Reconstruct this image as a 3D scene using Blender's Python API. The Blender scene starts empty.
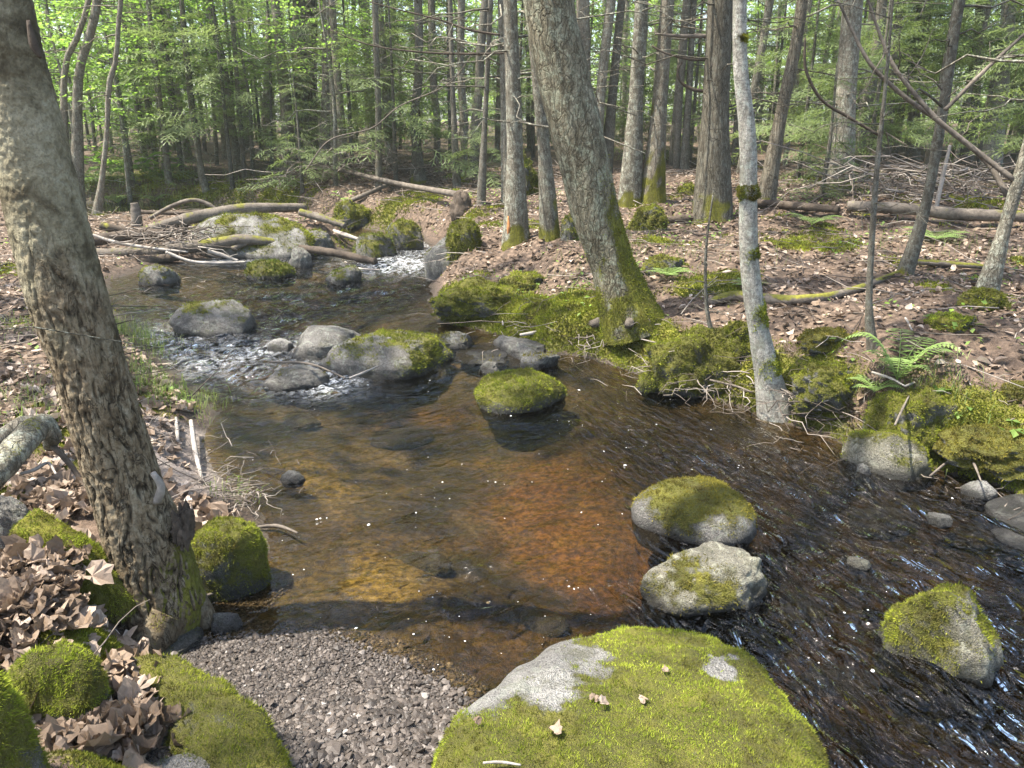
import bpy, math
import numpy as np
from mathutils import Vector, Matrix, Quaternion
RNG = np.random.default_rng(11)
C = bpy.context.scene
COL = C.collection
# ------------------------------------------------------------------ camera model (world metres, +Y into the wood)
CAM = np.array([0., 0., 1.55]); PITCH = math.radians(18.9); F = 773.0
FWD = np.array([0, math.cos(PITCH), -math.sin(PITCH)]); UP = np.array([0, math.sin(PITCH), math.cos(PITCH)]); RT = np.array([1., 0, 0])
def ray(px, py): return FWD + RT*((px-512)/F) + UP*((384-py)/F)
def wl(y): # water level: one small step at the riffle, then a slow climb upstream
    y = np.asarray(y, float)
    t = np.clip((y-4.3)/1.6, 0, 1); s = t*t*(3-2*t)
    return 0.06*s + 0.014*np.clip(y-6, 0, 14)
def at(px, py, z=0.0):
    d = ray(px, py); return CAM + d*((z-CAM[2])/d[2])
def atw(px, py):
    z = 0.
    for _ in range(8):
        p = at(px, py, z); z = float(wl(p[1]))
    return p
def atY(px, py, Y):
    d = ray(px, py); return CAM + d*(Y/d[1])
def project(P):
    r = np.asarray(P)-CAM; dep = r@FWD
    return 512+F*(r@RT)/dep, 384-F*(r@UP)/dep, dep
# ------------------------------------------------------------------ noise
_pr = np.random.RandomState(3); _perm = _pr.permutation(256); _perm = np.concatenate([_perm]*3)
_g = _pr.normal(size=(256, 3)); _g /= np.linalg.norm(_g, axis=1)[:, None]
def pn(P):
    P = np.asarray(P, float); i = np.floor(P).astype(int); f = P-i; i &= 255
    u = f*f*f*(f*(f*6-15)+10); out = 0
    for dx in (0, 1):
        for dy in (0, 1):
            for dz in (0, 1):
                h = _perm[_perm[_perm[(i[:, 0]+dx) & 255]+((i[:, 1]+dy) & 255)]+((i[:, 2]+dz) & 255)]
                d = (_g[h]*(f-np.array([dx, dy, dz]))).sum(1)
                w = (u[:, 0] if dx else 1-u[:, 0])*(u[:, 1] if dy else 1-u[:, 1])*(u[:, 2] if dz else 1-u[:, 2])
                out = out+w*d
    return out*1.5
def fbm(P, o=4, sc=1.0, seed=0, gain=.5):
    P = np.asarray(P, float)*sc+seed*17.31; a, t = 1., 0
    for k in range(o): t = t+a*pn(P); P = P*2.03+5.1; a *= gain
    return t
def ridged(P, o=3, sc=1.0, seed=0):
    P = np.asarray(P, float)*sc+seed*17.31; a, t = 1., 0
    for k in range(o): t = t+a*(1-2*np.abs(pn(P))); P = P*2.1+3.3; a *= .5
    return t
def sstep(a, b, x):
    t = np.clip((np.asarray(x, float)-a)/(b-a), 0, 1); return t*t*(3-2*t)
# ------------------------------------------------------------------ mesh helpers
def mesh(name, V, faces, mats, attrs=None, smooth=True, mi=None):
    me = bpy.data.meshes.new(name); V = np.asarray(V, np.float32)
    if not isinstance(faces, list): faces = [faces]
    faces = [np.asarray(f, np.int32) for f in faces if len(f)]
    li = np.concatenate([f.ravel() for f in faces]); tot = np.concatenate([np.full(len(f), f.shape[1], np.int32) for f in faces])
    me.vertices.add(len(V)); me.vertices.foreach_set('co', V.ravel())
    me.loops.add(len(li)); me.loops.foreach_set('vertex_index', li)
    me.polygons.add(len(tot)); me.polygons.foreach_set('loop_start', np.concatenate([[0], np.cumsum(tot)[:-1]]).astype(np.int32))
    me.polygons.foreach_set('use_smooth', np.full(len(tot), smooth))
    for m in (mats if isinstance(mats, (list, tuple)) else [mats]): me.materials.append(m)
    if mi is not None: me.polygons.foreach_set('material_index', np.asarray(mi, np.int32))
    me.update(calc_edges=True)
    for k, a in (attrs or {}).items():
        a = np.asarray(a, np.float32); t = 'FLOAT' if a.ndim == 1 else 'FLOAT_VECTOR'
        at_ = me.attributes.new(k, t, 'POINT'); at_.data.foreach_set('value' if a.ndim == 1 else 'vector', a.ravel())
    return me
def obj(name, V, faces, mat, parent=None, origin=None, attrs=None, smooth=True, mi=None):
    V = np.asarray(V, float)
    off = np.array(parent.location) if parent is not None else (np.asarray(origin, float) if origin is not None else None)
    if parent is not None and origin is not None: off = off+np.asarray(origin, float)
    if off is not None: V = V-off
    o = bpy.data.objects.new(name, mesh(name, V, faces, mat, attrs, smooth, mi)); COL.objects.link(o)
    if parent is not None:
        o.parent = parent
        if origin is not None: o.location = origin
    elif origin is not None: o.location = origin
    return o
def tag(o, label, cat, group=None, kind=None):
    if label: o['label'] = label
    if cat: o['category'] = cat
    if group: o['group'] = group
    if kind: o['kind'] = kind
    return o
def empty(name, loc, label, cat, group=None):
    o = bpy.data.objects.new(name, None); COL.objects.link(o); o.location = loc; o.empty_display_size = .1
    return tag(o, label, cat, group)
def cat(parts):
    Vs, Fs, n = [], {}, 0
    for V, Fl in parts:
        Vs.append(V)
        for f in (Fl if isinstance(Fl, list) else [Fl]):
            f = np.asarray(f)
            if len(f): Fs.setdefault(f.shape[1], []).append(f+n)
        n += len(V)
    return np.concatenate(Vs), [np.concatenate(v) for v in Fs.values()]
def smooth_path(P, n):
    P = np.asarray(P, float)
    if len(P) == 2: t = np.linspace(0, 1, n)[:, None]; return P[0]*(1-t)+P[1]*t
    Q = np.vstack([2*P[0]-P[1], P, 2*P[-1]-P[-2]]); t = np.linspace(0, len(P)-1-1e-6, n); i = t.astype(int); f = (t-i)[:, None]
    a, b, c, d = Q[i], Q[i+1], Q[i+2], Q[i+3]
    return .5*((2*b)+(-a+c)*f+(2*a-5*b+4*c-d)*f*f+(-a+3*b-3*c+d)*f**3)
def tube(P, r, sides=8, n=None, cap=True):
    P = np.asarray(P, float); r = np.atleast_1d(np.asarray(r, float))
    if n is None: n = len(P)
    if len(r) == 1: r = np.repeat(r, len(P))
    rr = np.interp(np.linspace(0, 1, n), np.linspace(0, 1, len(r)), r)
    Q = smooth_path(P, n); T = np.gradient(Q, axis=0); T /= np.linalg.norm(T, axis=1)[:, None]+1e-12
    ref = np.array([0, 0, 1.]) if abs(T[:, 2]).mean() < .8 else np.array([1., 0, 0])
    A = np.cross(ref, T); A /= np.linalg.norm(A, axis=1)[:, None]+1e-12; B = np.cross(T, A)
    th = np.arange(sides)/sides*2*np.pi
    V = Q[:, None]+rr[:, None, None]*(np.cos(th)[None, :, None]*A[:, None]+np.sin(th)[None, :, None]*B[:, None])
    V = V.reshape(-1, 3); i = np.arange(n-1)[:, None]*sides; j = np.arange(sides)[None]; k = (j+1) % sides
    Fq = np.stack([i+j, i+k, i+sides+k, i+sides+j], -1).reshape(-1, 4); fl = [Fq]
    if cap:
        V = np.vstack([V, Q[0], Q[-1]]); a = len(V)-2; jj = np.arange(sides); kk = (jj+1) % sides
        fl.append(np.concatenate([np.stack([np.full(sides, a), kk, jj], -1), np.stack([np.full(sides, a+1), (n-1)*sides+jj, (n-1)*sides+kk], -1)]))
    return V, fl
def vnormals(V, faces):
    N = np.zeros_like(V)
    for f in (faces if isinstance(faces, list) else [faces]):
        n = np.cross(V[f[:, 1]]-V[f[:, 0]], V[f[:, -1]]-V[f[:, 0]])
        for k in range(f.shape[1]): np.add.at(N, f[:, k], n)
    return N/(np.linalg.norm(N, axis=1)[:, None]+1e-12)
def tris(faces):
    o = []
    for f in (faces if isinstance(faces, list) else [faces]):
        o.append(f if f.shape[1] == 3 else np.concatenate([f[:, [0, 1, 2]], f[:, [0, 2, 3]]]))
    return np.concatenate(o)
def scatter(V, faces, w, n, rng=RNG):
    """n random points on a mesh, weighted by area times vertex weight: points, normals."""
    T = tris(faces); a, b, c = V[T[:, 0]], V[T[:, 1]], V[T[:, 2]]; nn = np.cross(b-a, c-a); ar = np.linalg.norm(nn, axis=1)
    p = ar*w[T].mean(1); s = p.sum()
    if s <= 0: return np.zeros((0, 3)), np.zeros((0, 3))
    i = rng.choice(len(T), int(n), p=p/s); u, v = rng.random(int(n)), rng.random(int(n)); m = u+v > 1; u[m] = 1-u[m]; v[m] = 1-v[m]
    N = vnormals(V, faces); q = (1-u-v)[:, None]; 
    nr = q*N[T[i, 0]]+u[:, None]*N[T[i, 1]]+v[:, None]*N[T[i, 2]]
    return q*a[i]+u[:, None]*b[i]+v[:, None]*c[i], nr/(np.linalg.norm(nr, axis=1)[:, None]+1e-9)
def unit(v): return v/(np.linalg.norm(v, axis=-1, keepdims=True)+1e-12)
def blades(P, N, h, w, spread=.7, rng=RNG):
    n = len(P); h = h*np.clip(.85+1.5*fbm(P, 2, .35/h, 3), .15, 2.)[:, None]; d = unit(N+rng.normal(size=(n, 3))*spread); s = unit(np.cross(d, rng.normal(size=(n, 3))))
    hh = h*rng.uniform(.5, 1.3, n)[:, None]; ww = w*rng.uniform(.6, 1.2, n)[:, None]
    V = np.stack([P-s*ww-N*h*.3, P+s*ww-N*h*.3, P+d*hh], 1).reshape(-1, 3); t = np.repeat(rng.random(n), 3)
    return V, np.arange(3*n).reshape(-1, 3), t
# ------------------------------------------------------------------ material helpers
def nd(nt, t, ins=None, **kw):
    n = nt.nodes.new('ShaderNode'+t)
    for k, v in kw.items(): setattr(n, k, v)
    for k, v in (ins or {}).items():
        s = n.inputs[k]
        if isinstance(v, bpy.types.NodeSocket): nt.links.new(v, s)
        elif isinstance(v, (tuple, list)) and s.type == 'RGBA' and len(v) == 3: s.default_value = (*v, 1)
        else: s.default_value = v
    return n
def mixc(nt, f, a, b, bt='MIX'):
    n = nt.nodes.new('ShaderNodeMix'); n.data_type = 'RGBA'; n.blend_type = bt
    for k, v in ((0, f), (6, a), (7, b)):
        s = n.inputs[k]
        if isinstance(v, bpy.types.NodeSocket): nt.links.new(v, s)
        else: s.default_value = (*v, 1) if isinstance(v, (tuple, list)) else v
    return n.outputs[2]
def ma(nt, op, a, b=0., c=0.):
    n = nt.nodes.new('ShaderNodeMath'); n.operation = op
    for k, v in enumerate((a, b, c)):
        if isinstance(v, bpy.types.NodeSocket): nt.links.new(v, n.inputs[k])
        else: n.inputs[k].default_value = v
    return n.outputs[0]
def ramp(nt, f, st):
    n = nt.nodes.new('ShaderNodeValToRGB'); cr = n.color_ramp
    while len(cr.elements) < len(st): cr.elements.new(.5)
    for e, (p, c) in zip(cr.elements, st): e.position = p; e.color = (*c, 1) if isinstance(c, (tuple, list)) else (c, c, c, 1)
    nt.links.new(f, n.inputs[0]); return n.outputs[0]
def noise(nt, vec, sc, det=4, rough=.55, dist=0.):
    return nd(nt, 'TexNoise', {'Vector': vec, 'Scale': sc, 'Detail': det, 'Roughness': rough, 'Distortion': dist}).outputs['Fac']
def voro(nt, vec, sc, feat='F1', out='Distance', rnd=1.):
    return nd(nt, 'TexVoronoi', {'Vector': vec, 'Scale': sc, 'Randomness': rnd}, feature=feat).outputs[out]
def mapping(nt, vec, sc=(1, 1, 1), rot=(0, 0, 0), loc=(0, 0, 0)):
    return nd(nt, 'Mapping', {'Vector': vec, 'Scale': sc, 'Rotation': rot, 'Location': loc}).outputs[0]
def attr(nt, name): return nd(nt, 'Attribute', attribute_name=name).outputs['Fac']
def bump(nt, h, s=.5, d=.01, nrm=None):
    i = {'Height': h, 'Strength': s, 'Distance': d}
    if nrm is not None: i['Normal'] = nrm
    return nd(nt, 'Bump', i).outputs[0]
def newmat(name):
    m = bpy.data.materials.new(name); m.use_nodes = True; nt = m.node_tree; nt.nodes.clear(); return m, nt
def finish(nt, shader): o = nt.nodes.new('ShaderNodeOutputMaterial'); nt.links.new(shader, o.inputs[0])
def pbsdf(nt, col, rough=.8, nrm=None, spec=.3, **k):
    i = {'Base Color': col, 'Roughness': rough, 'Specular IOR Level': spec}
    if nrm is not None: i['Normal'] = nrm
    i.update(k); return nd(nt, 'BsdfPrincipled', i).outputs[0]
# ================================================================== materials
def gpos(nt): return nd(nt, 'NewGeometry').outputs['Position']
def oco(nt): return nd(nt, 'TexCoord').outputs['Object']
def moss_col(nt, vec, bright=1.0):
    f = noise(nt, vec, 7, 5, .6); g = noise(nt, vec, 70, 3, .6)
    c = ramp(nt, f, [(.3, (.075*bright, .075*bright, .014*bright)), (.5, (.15*bright, .15*bright, .022*bright)), (.72, (.27*bright, .25*bright, .038*bright))])
    return mixc(nt, ramp(nt, g, [(.4, .0), (.75, .75)]), c, (.07, .055, .02))
def make_soil():
    m, nt = newmat('forest_floor'); p = gpos(nt)
    n1 = noise(nt, p, 2.2, 6, .6); n2 = noise(nt, p, 45, 4, .7); v = voro(nt, p, 30, out='Color')
    soil = ramp(nt, n2, [(.3, (.035, .024, .017)), (.55, (.11, .075, .052)), (.75, (.24, .17, .125))])
    litter = ramp(nt, voro(nt, p, 22), [(.0, (.24, .17, .12)), (.35, (.16, .113, .078)), (.6, (.07, .05, .035))])
    soil = mixc(nt, attr(nt, 'litter'), soil, litter)
    soil = mixc(nt, ramp(nt, ma(nt, 'ADD', attr(nt, 'moss'), ma(nt, 'MULTIPLY', ma(nt, 'SUBTRACT', n2, .5), .7)), [(.42, 0.), (.6, 1.)]), soil, moss_col(nt, p))
    mud = ramp(nt, noise(nt, mapping(nt, p, (1, 1, 1)), 60, 5, .7), [(.3, (.11, .09, .075)), (.7, (.30, .25, .215))])
    soil = mixc(nt, attr(nt, 'mud'), soil, mud)
    grv = ramp(nt, voro(nt, p, 70, out='Color'), [(.1, (.035, .029, .024)), (.6, (.095, .077, .064)), (.95, (.18, .155, .13))])
    soil = mixc(nt, attr(nt, 'gravel'), soil, grv)
    # stream bed: sand, silt and iron stain
    b1 = noise(nt, p, 2.1, 5, .65, .6); b2 = noise(nt, p, 34, 4, .7); cob = voro(nt, mapping(nt, p, (1, .8, 1)), 11, out='Color')
    bed = ramp(nt, b1, [(.30, (.028, .029, .021)), (.45, (.062, .056, .036)), (.57, (.115, .092, .052)), (.70, (.19, .165, .11))])
    bed = mixc(nt, ma(nt, 'MULTIPLY', attr(nt, 'rust'), ramp(nt, b1, [(.25, .15), (.5, 1.)])), bed, ramp(nt, b2, [(.3, (.075, .036, .013)), (.7, (.20, .102, .038))]))
    bed = mixc(nt, ma(nt, 'MULTIPLY', attr(nt, 'sand'), ramp(nt, b1, [(.25, .5), (.5, .95)])), bed, ramp(nt, b2, [(.3, (.125, .09, .02)), (.7, (.27, .205, .065))]))
    bed = mixc(nt, ma(nt, 'MULTIPLY', attr(nt, 'fast'), .8), bed, ramp(nt, b1, [(.3, (.035, .026, .016)), (.6, (.075, .05, .028)), (.75, (.12, .08, .045))]))
    bed = mixc(nt, .35, bed, ramp(nt, cob, [(.1, (.25,)*3), (.9, (1.25,)*3)]), 'MULTIPLY')
    bed = mixc(nt, ramp(nt, b2, [(.35, .75), (.6, 0.)]), bed, (.016, .015, .011))
    col = mixc(nt, attr(nt, 'bed'), soil, bed)
    wet = attr(nt, 'wet'); col = mixc(nt, ma(nt, 'MULTIPLY', wet, ma(nt, 'SUBTRACT', .55, ma(nt, 'MULTIPLY', attr(nt, 'mud'), .45))), col, (.012, .010, .008))
    h = ma(nt, 'ADD', n2, ma(nt, 'MULTIPLY', noise(nt, p, 140, 3, .6), .5))
    r = ma(nt, 'SUBTRACT', .92, ma(nt, 'MULTIPLY', wet, .5))
    finish(nt, pbsdf(nt, col, r, bump(nt, h, .8, .02), .25)); return m
def make_rock(name, dark=(.055, .05, .043), mid=(.145, .132, .112), light=(.30, .28, .245), lichen=(.30, .31, .25), la=.5):
    m, nt = newmat(name); p = gpos(nt); n1 = noise(nt, p, 6, 6, .62); n2 = noise(nt, p, 80, 4, .7); n3 = noise(nt, p, 260, 2, .6)
    c = ramp(nt, ma(nt, 'ADD', ma(nt, 'MULTIPLY', n1, .6), ma(nt, 'MULTIPLY', n2, .4)), [(.32, dark), (.5, mid), (.66, light)])
    c = mixc(nt, ramp(nt, n3, [(.46, 0.), (.66, .8)]), c, (.035, .033, .03)); c = mixc(nt, ramp(nt, noise(nt, p, 330, 2, .6), [(.56, 0.), (.7, .55)]), c, (.5, .48, .44))
    c = mixc(nt, ma(nt, 'MULTIPLY', ramp(nt, noise(nt, p, 17, 5, .7, 1.), [(.52, 0.), (.6, 1.)]), la), c, lichen)
    c = mixc(nt, ma(nt, 'MULTIPLY', ramp(nt, noise(nt, p, 9, 5, .65), [(.54, 0.), (.66, 1.)]), .55), c, (.07, .068, .03))
    ms = ma(nt, 'ADD', attr(nt, 'moss'), ma(nt, 'MULTIPLY', ma(nt, 'SUBTRACT', n2, .5), .9))
    c = mixc(nt, ramp(nt, ms, [(.05, 0.), (.5, .75)]), c, (.075, .07, .03)); msf = ramp(nt, ms, [(.42, 0.), (.62, 1.)])
    c = mixc(nt, msf, c, moss_col(nt, p, .75)); w = attr(nt, 'wet'); c = mixc(nt, ma(nt, 'MULTIPLY', w, .88), c, (.012, .011, .010))
    h = ma(nt, 'ADD', n2, ma(nt, 'MULTIPLY', n3, .6))
    finish(nt, pbsdf(nt, c, ma(nt, 'SUBTRACT', .85, ma(nt, 'MULTIPLY', w, .55)), bump(nt, h, 1., .022), .3)); return m
def make_moss(name, a=(.072, .088, .011), b=(.20, .23, .025), c=(.41, .42, .055)):
    m, nt = newmat(name); p = gpos(nt); t = attr(nt, 'tint'); f = noise(nt, p, 5, 5, .62)
    col = ramp(nt, ma(nt, 'ADD', ma(nt, 'MULTIPLY', t, .45), ma(nt, 'MULTIPLY', ma(nt, 'SUBTRACT', f, .22), 1.0)), [(.12, a), (.5, b), (.9, c)])
    brown = ramp(nt, noise(nt, p, 9, 6, .72), [(.48, 0.), (.60, .85)]); col = mixc(nt, brown, col, (.085, .065, .022)); col = mixc(nt, ramp(nt, noise(nt, p, 3.6, 5, .65), [(.46, 0.), (.60, .6)]), col, (.075, .08, .015))
    d = pbsdf(nt, col, .9, None, .1); tr = nd(nt, 'BsdfTranslucent', {'Color': col}).outputs[0]
    finish(nt, nd(nt, 'MixShader', {0: .3, 1: d, 2: tr}).outputs[0]); return m
def make_bark(name, dark, mid, light, sc=1.0, lich=(.33, .37, .29), la=.5, crack=.6, ring=False, mossk=1.0, zs=.28):
    m, nt = newmat(name); o = oco(nt); s = mapping(nt, o, (sc, sc, sc*zs))
    n1 = noise(nt, o, 5*sc, 5, .6); n2 = noise(nt, s, 46, 6, .74, .12); n3 = noise(nt, o, 120*sc, 3, .65)
    e = voro(nt, mapping(nt, nd(nt, 'VectorMath', {0: s, 1: nd(nt, 'VectorMath', {0: nd(nt, 'TexNoise', {'Vector': o, 'Scale': 9*sc, 'Detail': 3}).outputs['Color'], 'Scale': .10}, operation='SCALE').outputs[0]}, operation='ADD').outputs[0]), 22, 'DISTANCE_TO_EDGE')
    c = ramp(nt, ma(nt, 'ADD', ma(nt, 'MULTIPLY', n2, .6), ma(nt, 'MULTIPLY', n1, .4)), [(.33, dark), (.5, mid), (.66, light)])
    rnd = nd(nt, 'ObjectInfo').outputs['Random']
    c = mixc(nt, 1., c, ramp(nt, rnd, [(0., (.75, .75, .72)), (1., (1.15, 1.1, 1.05))]), 'MULTIPLY')
    c = mixc(nt, ma(nt, 'MULTIPLY', ramp(nt, noise(nt, o, 16*sc, 6, .78, .2), [(.5, 0.), (.57, 1.)]), la), c, lich)
    ck = ramp(nt, e, [(.0, 1.), (.07, 0.)]); fz = ramp(nt, ma(nt, 'ABSOLUTE', ma(nt, 'SUBTRACT', noise(nt, s, 20, 5, .62, .8), .5)), [(.0, 1.), (.03, 0.)]); ck = ma(nt, 'MAXIMUM', ck, ma(nt, 'MULTIPLY', fz, .8)); c = mixc(nt, ramp(nt, n3, [(.34, .55), (.52, 0.)]), c, (dark[0]*.6, dark[1]*.6, dark[2]*.6)); c = mixc(nt, ma(nt, 'MULTIPLY', ck, crack), c, (dark[0]*.35, dark[1]*.33, dark[2]*.3))
    h = ma(nt, 'ADD', ma(nt, 'MULTIPLY', n2, .8), ma(nt, 'MULTIPLY', n3, .35)); h = ma(nt, 'SUBTRACT', h, ma(nt, 'MULTIPLY', ck, crack*.9))
    if ring:
        rb = noise(nt, mapping(nt, o, (6, 6, 75)), 1.2, 4, .7); c = mixc(nt, ramp(nt, rb, [(.58, 0.), (.68, .6)]), c, (.09, .08, .07)); c = mixc(nt, ramp(nt, noise(nt, o, 60, 4, .7), [(.50, 0.), (.60, .8)]), c, (.13, .12, .10)); c = mixc(nt, ramp(nt, noise(nt, o, 14, 4, .7), [(.52, 0.), (.62, .6)]), c, (.20, .19, .14))
    ms = ma(nt, 'ADD', attr(nt, 'moss'), ma(nt, 'MULTIPLY', ma(nt, 'SUBTRACT', n3, .5), 1.1)); mf = ma(nt, 'MULTIPLY', ramp(nt, ms, [(.45, 0.), (.62, 1.)]), mossk)
    c = mixc(nt, mf, c, moss_col(nt, o, .85))
    finish(nt, pbsdf(nt, c, .9, bump(nt, h, .9, .012/sc), .15)); return m
def make_leafmat(name, st, trans=.5, tcol=1.25, rough=.5, vary=True):
    m, nt = newmat(name); t = attr(nt, 'tint')
    if vary: t = ma(nt, 'ADD', ma(nt, 'MULTIPLY', t, .7), ma(nt, 'MULTIPLY', nd(nt, 'ObjectInfo').outputs['Random'], .3))
    c = ramp(nt, t, st); d = pbsdf(nt, c, rough, None, .35)
    tr = nd(nt, 'BsdfTranslucent', {'Color': mixc(nt, 1., c, (tcol, tcol*1.05, tcol*.7), 'MULTIPLY')}).outputs[0]
    finish(nt, nd(nt, 'MixShader', {0: trans, 1: d, 2: tr}).outputs[0]); return m
def make_wood(name, dark, light, mossy=True):
    m, nt = newmat(name); o = gpos(nt); n = noise(nt, o, 40, 5, .7, .5); n1 = noise(nt, o, 8, 4, .6)
    c = ramp(nt, ma(nt, 'ADD', ma(nt, 'MULTIPLY', n, .5), ma(nt, 'MULTIPLY', n1, .5)), [(.32, dark), (.66, light)])
    if mossy:
        f = ramp(nt, ma(nt, 'ADD', attr(nt, 'moss'), ma(nt, 'MULTIPLY', ma(nt, 'SUBTRACT', n, .5), 1.)), [(.45, 0.), (.6, 1.)]); c = mixc(nt, f, c, moss_col(nt, o, .8))
    finish(nt, pbsdf(nt, c, .88, bump(nt, n, .7, .008), .2)); return m
def make_water():
    m, nt = newmat('stream_water'); p = gpos(nt); z1 = attr(nt, 'zone'); tb = attr(nt, 'turb')
    a = mapping(nt, mapping(nt, p, rot=(0, 0, math.radians(69))), (1.5, 4.4, 1))
    b = mapping(nt, mapping(nt, p, rot=(0, 0, math.radians(-40))), (1.4, 2.0, 1))
    na = noise(nt, a, 5.2, 2, .42, 1.1); nb = ma(nt, 'ADD', ma(nt, 'MULTIPLY', noise(nt, b, 8.5, 2, .45, .9), .6), ma(nt, 'MULTIPLY', noise(nt, b, 2.6, 2, .5, .9), 1.6))
    h = nd(nt, 'Mix', {0: z1, 2: nb, 3: na}).outputs[0]
    fine = noise(nt, p, 62, 3, .6, .5); h = ma(nt, 'ADD', h, ma(nt, 'MULTIPLY', fine, .035))
    st = ma(nt, 'ADD', .013, ma(nt, 'MULTIPLY', tb, .070)); bn = nd(nt, 'Bump', {'Height': h, 'Strength': 1., 'Distance': st}).outputs[0]
    fr = nd(nt, 'Fresnel', {'IOR': 1.333, 'Normal': bn}).outputs[0]
    tint = mixc(nt, attr(nt, 'deep'), (.76, .68, .51), (.44, .385, .29))
    tr = nd(nt, 'BsdfTransparent', {'Color': tint}).outputs[0]
    gl = nd(nt, 'BsdfGlossy', {'Color': (1, 1, 1), 'Roughness': .03, 'Normal': bn}).outputs[0]
    s = nd(nt, 'MixShader', {0: fr, 1: tr, 2: gl}).outputs[0]
    # aerated white water where the stream breaks over stones
    fo = ma(nt, 'MULTIPLY', attr(nt, 'foam'), ramp(nt, noise(nt, b, 16, 6, .75, .8), [(.46, 0.), (.58, 1.)]))
    wh = pbsdf(nt, (.75, .77, .78), .5, bn)
    finish(nt, nd(nt, 'MixShader', {0: ma(nt, 'MULTIPLY', fo, .75), 1: s, 2: wh}).outputs[0]); return m
def make_tintmat(name, st, rough=.8, trans=0.):
    m, nt = newmat(name); c = ramp(nt, attr(nt, 'tint'), st); n = noise(nt, gpos(nt), 90, 3, .6)
    c = mixc(nt, .35, c, ramp(nt, n, [(.3, (.5,)*3), (.7, (1.25,)*3)]), 'MULTIPLY'); s = pbsdf(nt, c, rough, bump(nt, n, .4, .004), .3)
    if trans: s = nd(nt, 'MixShader', {0: trans, 1: s, 2: nd(nt, 'BsdfTranslucent', {'Color': c}).outputs[0]}).outputs[0]
    finish(nt, s); return m
M = {}
M['soil'] = make_soil()
M['granite'] = make_rock('grey_granite')
M['palegranite'] = make_rock('pale_granite', (.10, .092, .08), (.235, .22, .195), (.42, .40, .36), la=.4)
M['darkrock'] = make_rock('dark_wet_stone', (.045, .043, .04), (.105, .10, .092), (.22, .21, .195), la=.35)
M['tanrock'] = make_rock('tan_lichened_granite', (.08, .072, .048), (.20, .182, .13), (.36, .335, .25), (.40, .39, .29), .6)
M['moss'] = make_moss('yellow_green_moss')
M['moss_deep'] = make_moss('deep_green_moss', (.045, .066, .009), (.11, .15, .020), (.23, .27, .04))
M['moss_bright'] = make_moss('bright_green_moss', (.10, .135, .016), (.275, .33, .032), (.50, .53, .075))
M['moss_olive'] = make_moss('olive_moss', (.08, .072, .014), (.19, .165, .028), (.34, .29, .06))
M['bark_maple'] = make_bark('lichened_plated_bark', (.075, .055, .036), (.23, .19, .135), (.38, .34, .26), 1.0, (.40, .40, .31), .6, .32, zs=.35)
def make_front_bark():
    m, nt = newmat('lichened_plated_bark'); o = oco(nt); s = mapping(nt, o, (1, 1, .33), rot=(0, math.radians(-14), 0)); lo = attr(nt, 'low'); ck = attr(nt, 'crack')
    n1 = noise(nt, o, 5.5, 5, .62, .5); n2 = noise(nt, s, 55, 6, .72, .3); n3 = noise(nt, o, 150, 3, .65); n4 = noise(nt, o, 17, 5, .68, .6)
    up = ramp(nt, ma(nt, 'ADD', ma(nt, 'MULTIPLY', n1, .75), ma(nt, 'MULTIPLY', n4, .25)), [(.38, (.05, .04, .024)), (.465, (.12, .10, .06)), (.535, (.25, .22, .14)), (.72, (.40, .37, .26))])
    dn = ramp(nt, ma(nt, 'ADD', ma(nt, 'MULTIPLY', n2, .6), ma(nt, 'MULTIPLY', n4, .4)), [(.34, (.06, .042, .025)), (.47, (.165, .122, .072)), (.58, (.25, .205, .135)), (.7, (.37, .34, .25))])
    c = mixc(nt, ramp(nt, ma(nt, 'ADD', lo, ma(nt, 'MULTIPLY', ma(nt, 'SUBTRACT', n4, .5), .9)), [(.3, 0.), (.7, 1.)]), up, dn)
    c = mixc(nt, ma(nt, 'MULTIPLY', ck, .85), c, (.022, .016, .010)); c = mixc(nt, ramp(nt, n3, [(.3, .5), (.55, 0.)]), c, (.06, .05, .035)); vc = noise(nt, mapping(nt, s, (1, 1, .8)), 26, 4, .6, 1.2); fis = ma(nt, 'MULTIPLY', ramp(nt, ma(nt, 'ABSOLUTE', ma(nt, 'SUBTRACT', vc, .5)), [(.0, 1.), (.022, .0)]), lo); c = mixc(nt, ma(nt, 'MULTIPLY', fis, .8), c, (.03, .022, .014))
    mf = ramp(nt, ma(nt, 'ADD', attr(nt, 'moss'), ma(nt, 'MULTIPLY', ma(nt, 'SUBTRACT', n3, .5), 1.1)), [(.45, 0.), (.62, .9)]); c = mixc(nt, mf, c, moss_col(nt, o, .85))
    finish(nt, pbsdf(nt, c, .9, bump(nt, ma(nt, 'SUBTRACT', ma(nt, 'ADD', n2, ma(nt, 'MULTIPLY', n3, .4)), ma(nt, 'MULTIPLY', fis, .6)), .9, .010), .12)); return m
M['bark_maple'] = make_front_bark()
M['bark_lean'] = make_bark('grey_green_bark', (.075, .063, .04), (.20, .175, .118), (.34, .315, .23), .9, (.36, .375, .26), .55, .6)
M['bark_grey'] = make_bark('grey_bark', (.085, .075, .055), (.20, .18, .14), (.34, .32, .26), 1.1, (.40, .41, .32), .6, .5)
M['bark_spruce'] = make_bark('brown_grey_flaky_bark', (.085, .07, .05), (.20, .175, .135), (.33, .30, .24), 1.2, (.32, .335, .26), .45, .55)
M['bark_cedar'] = make_bark('furrowed_grey_bark', (.065, .054, .04), (.155, .135, .10), (.26, .235, .185), 1.3, (.24, .25, .20), .25, .75, zs=.08)
M['bark_dark'] = make_bark('dark_bark', (.05, .044, .034), (.125, .112, .088), (.235, .215, .175), 1.6, (.22, .23, .19), .45, .3)
M['bark_birch'] = make_bark('pale_birch_bark', (.085, .078, .062), (.31, .295, .255), (.52, .505, .45), 1.8, (.43, .45, .37), .7, .2, ring=True)
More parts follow.
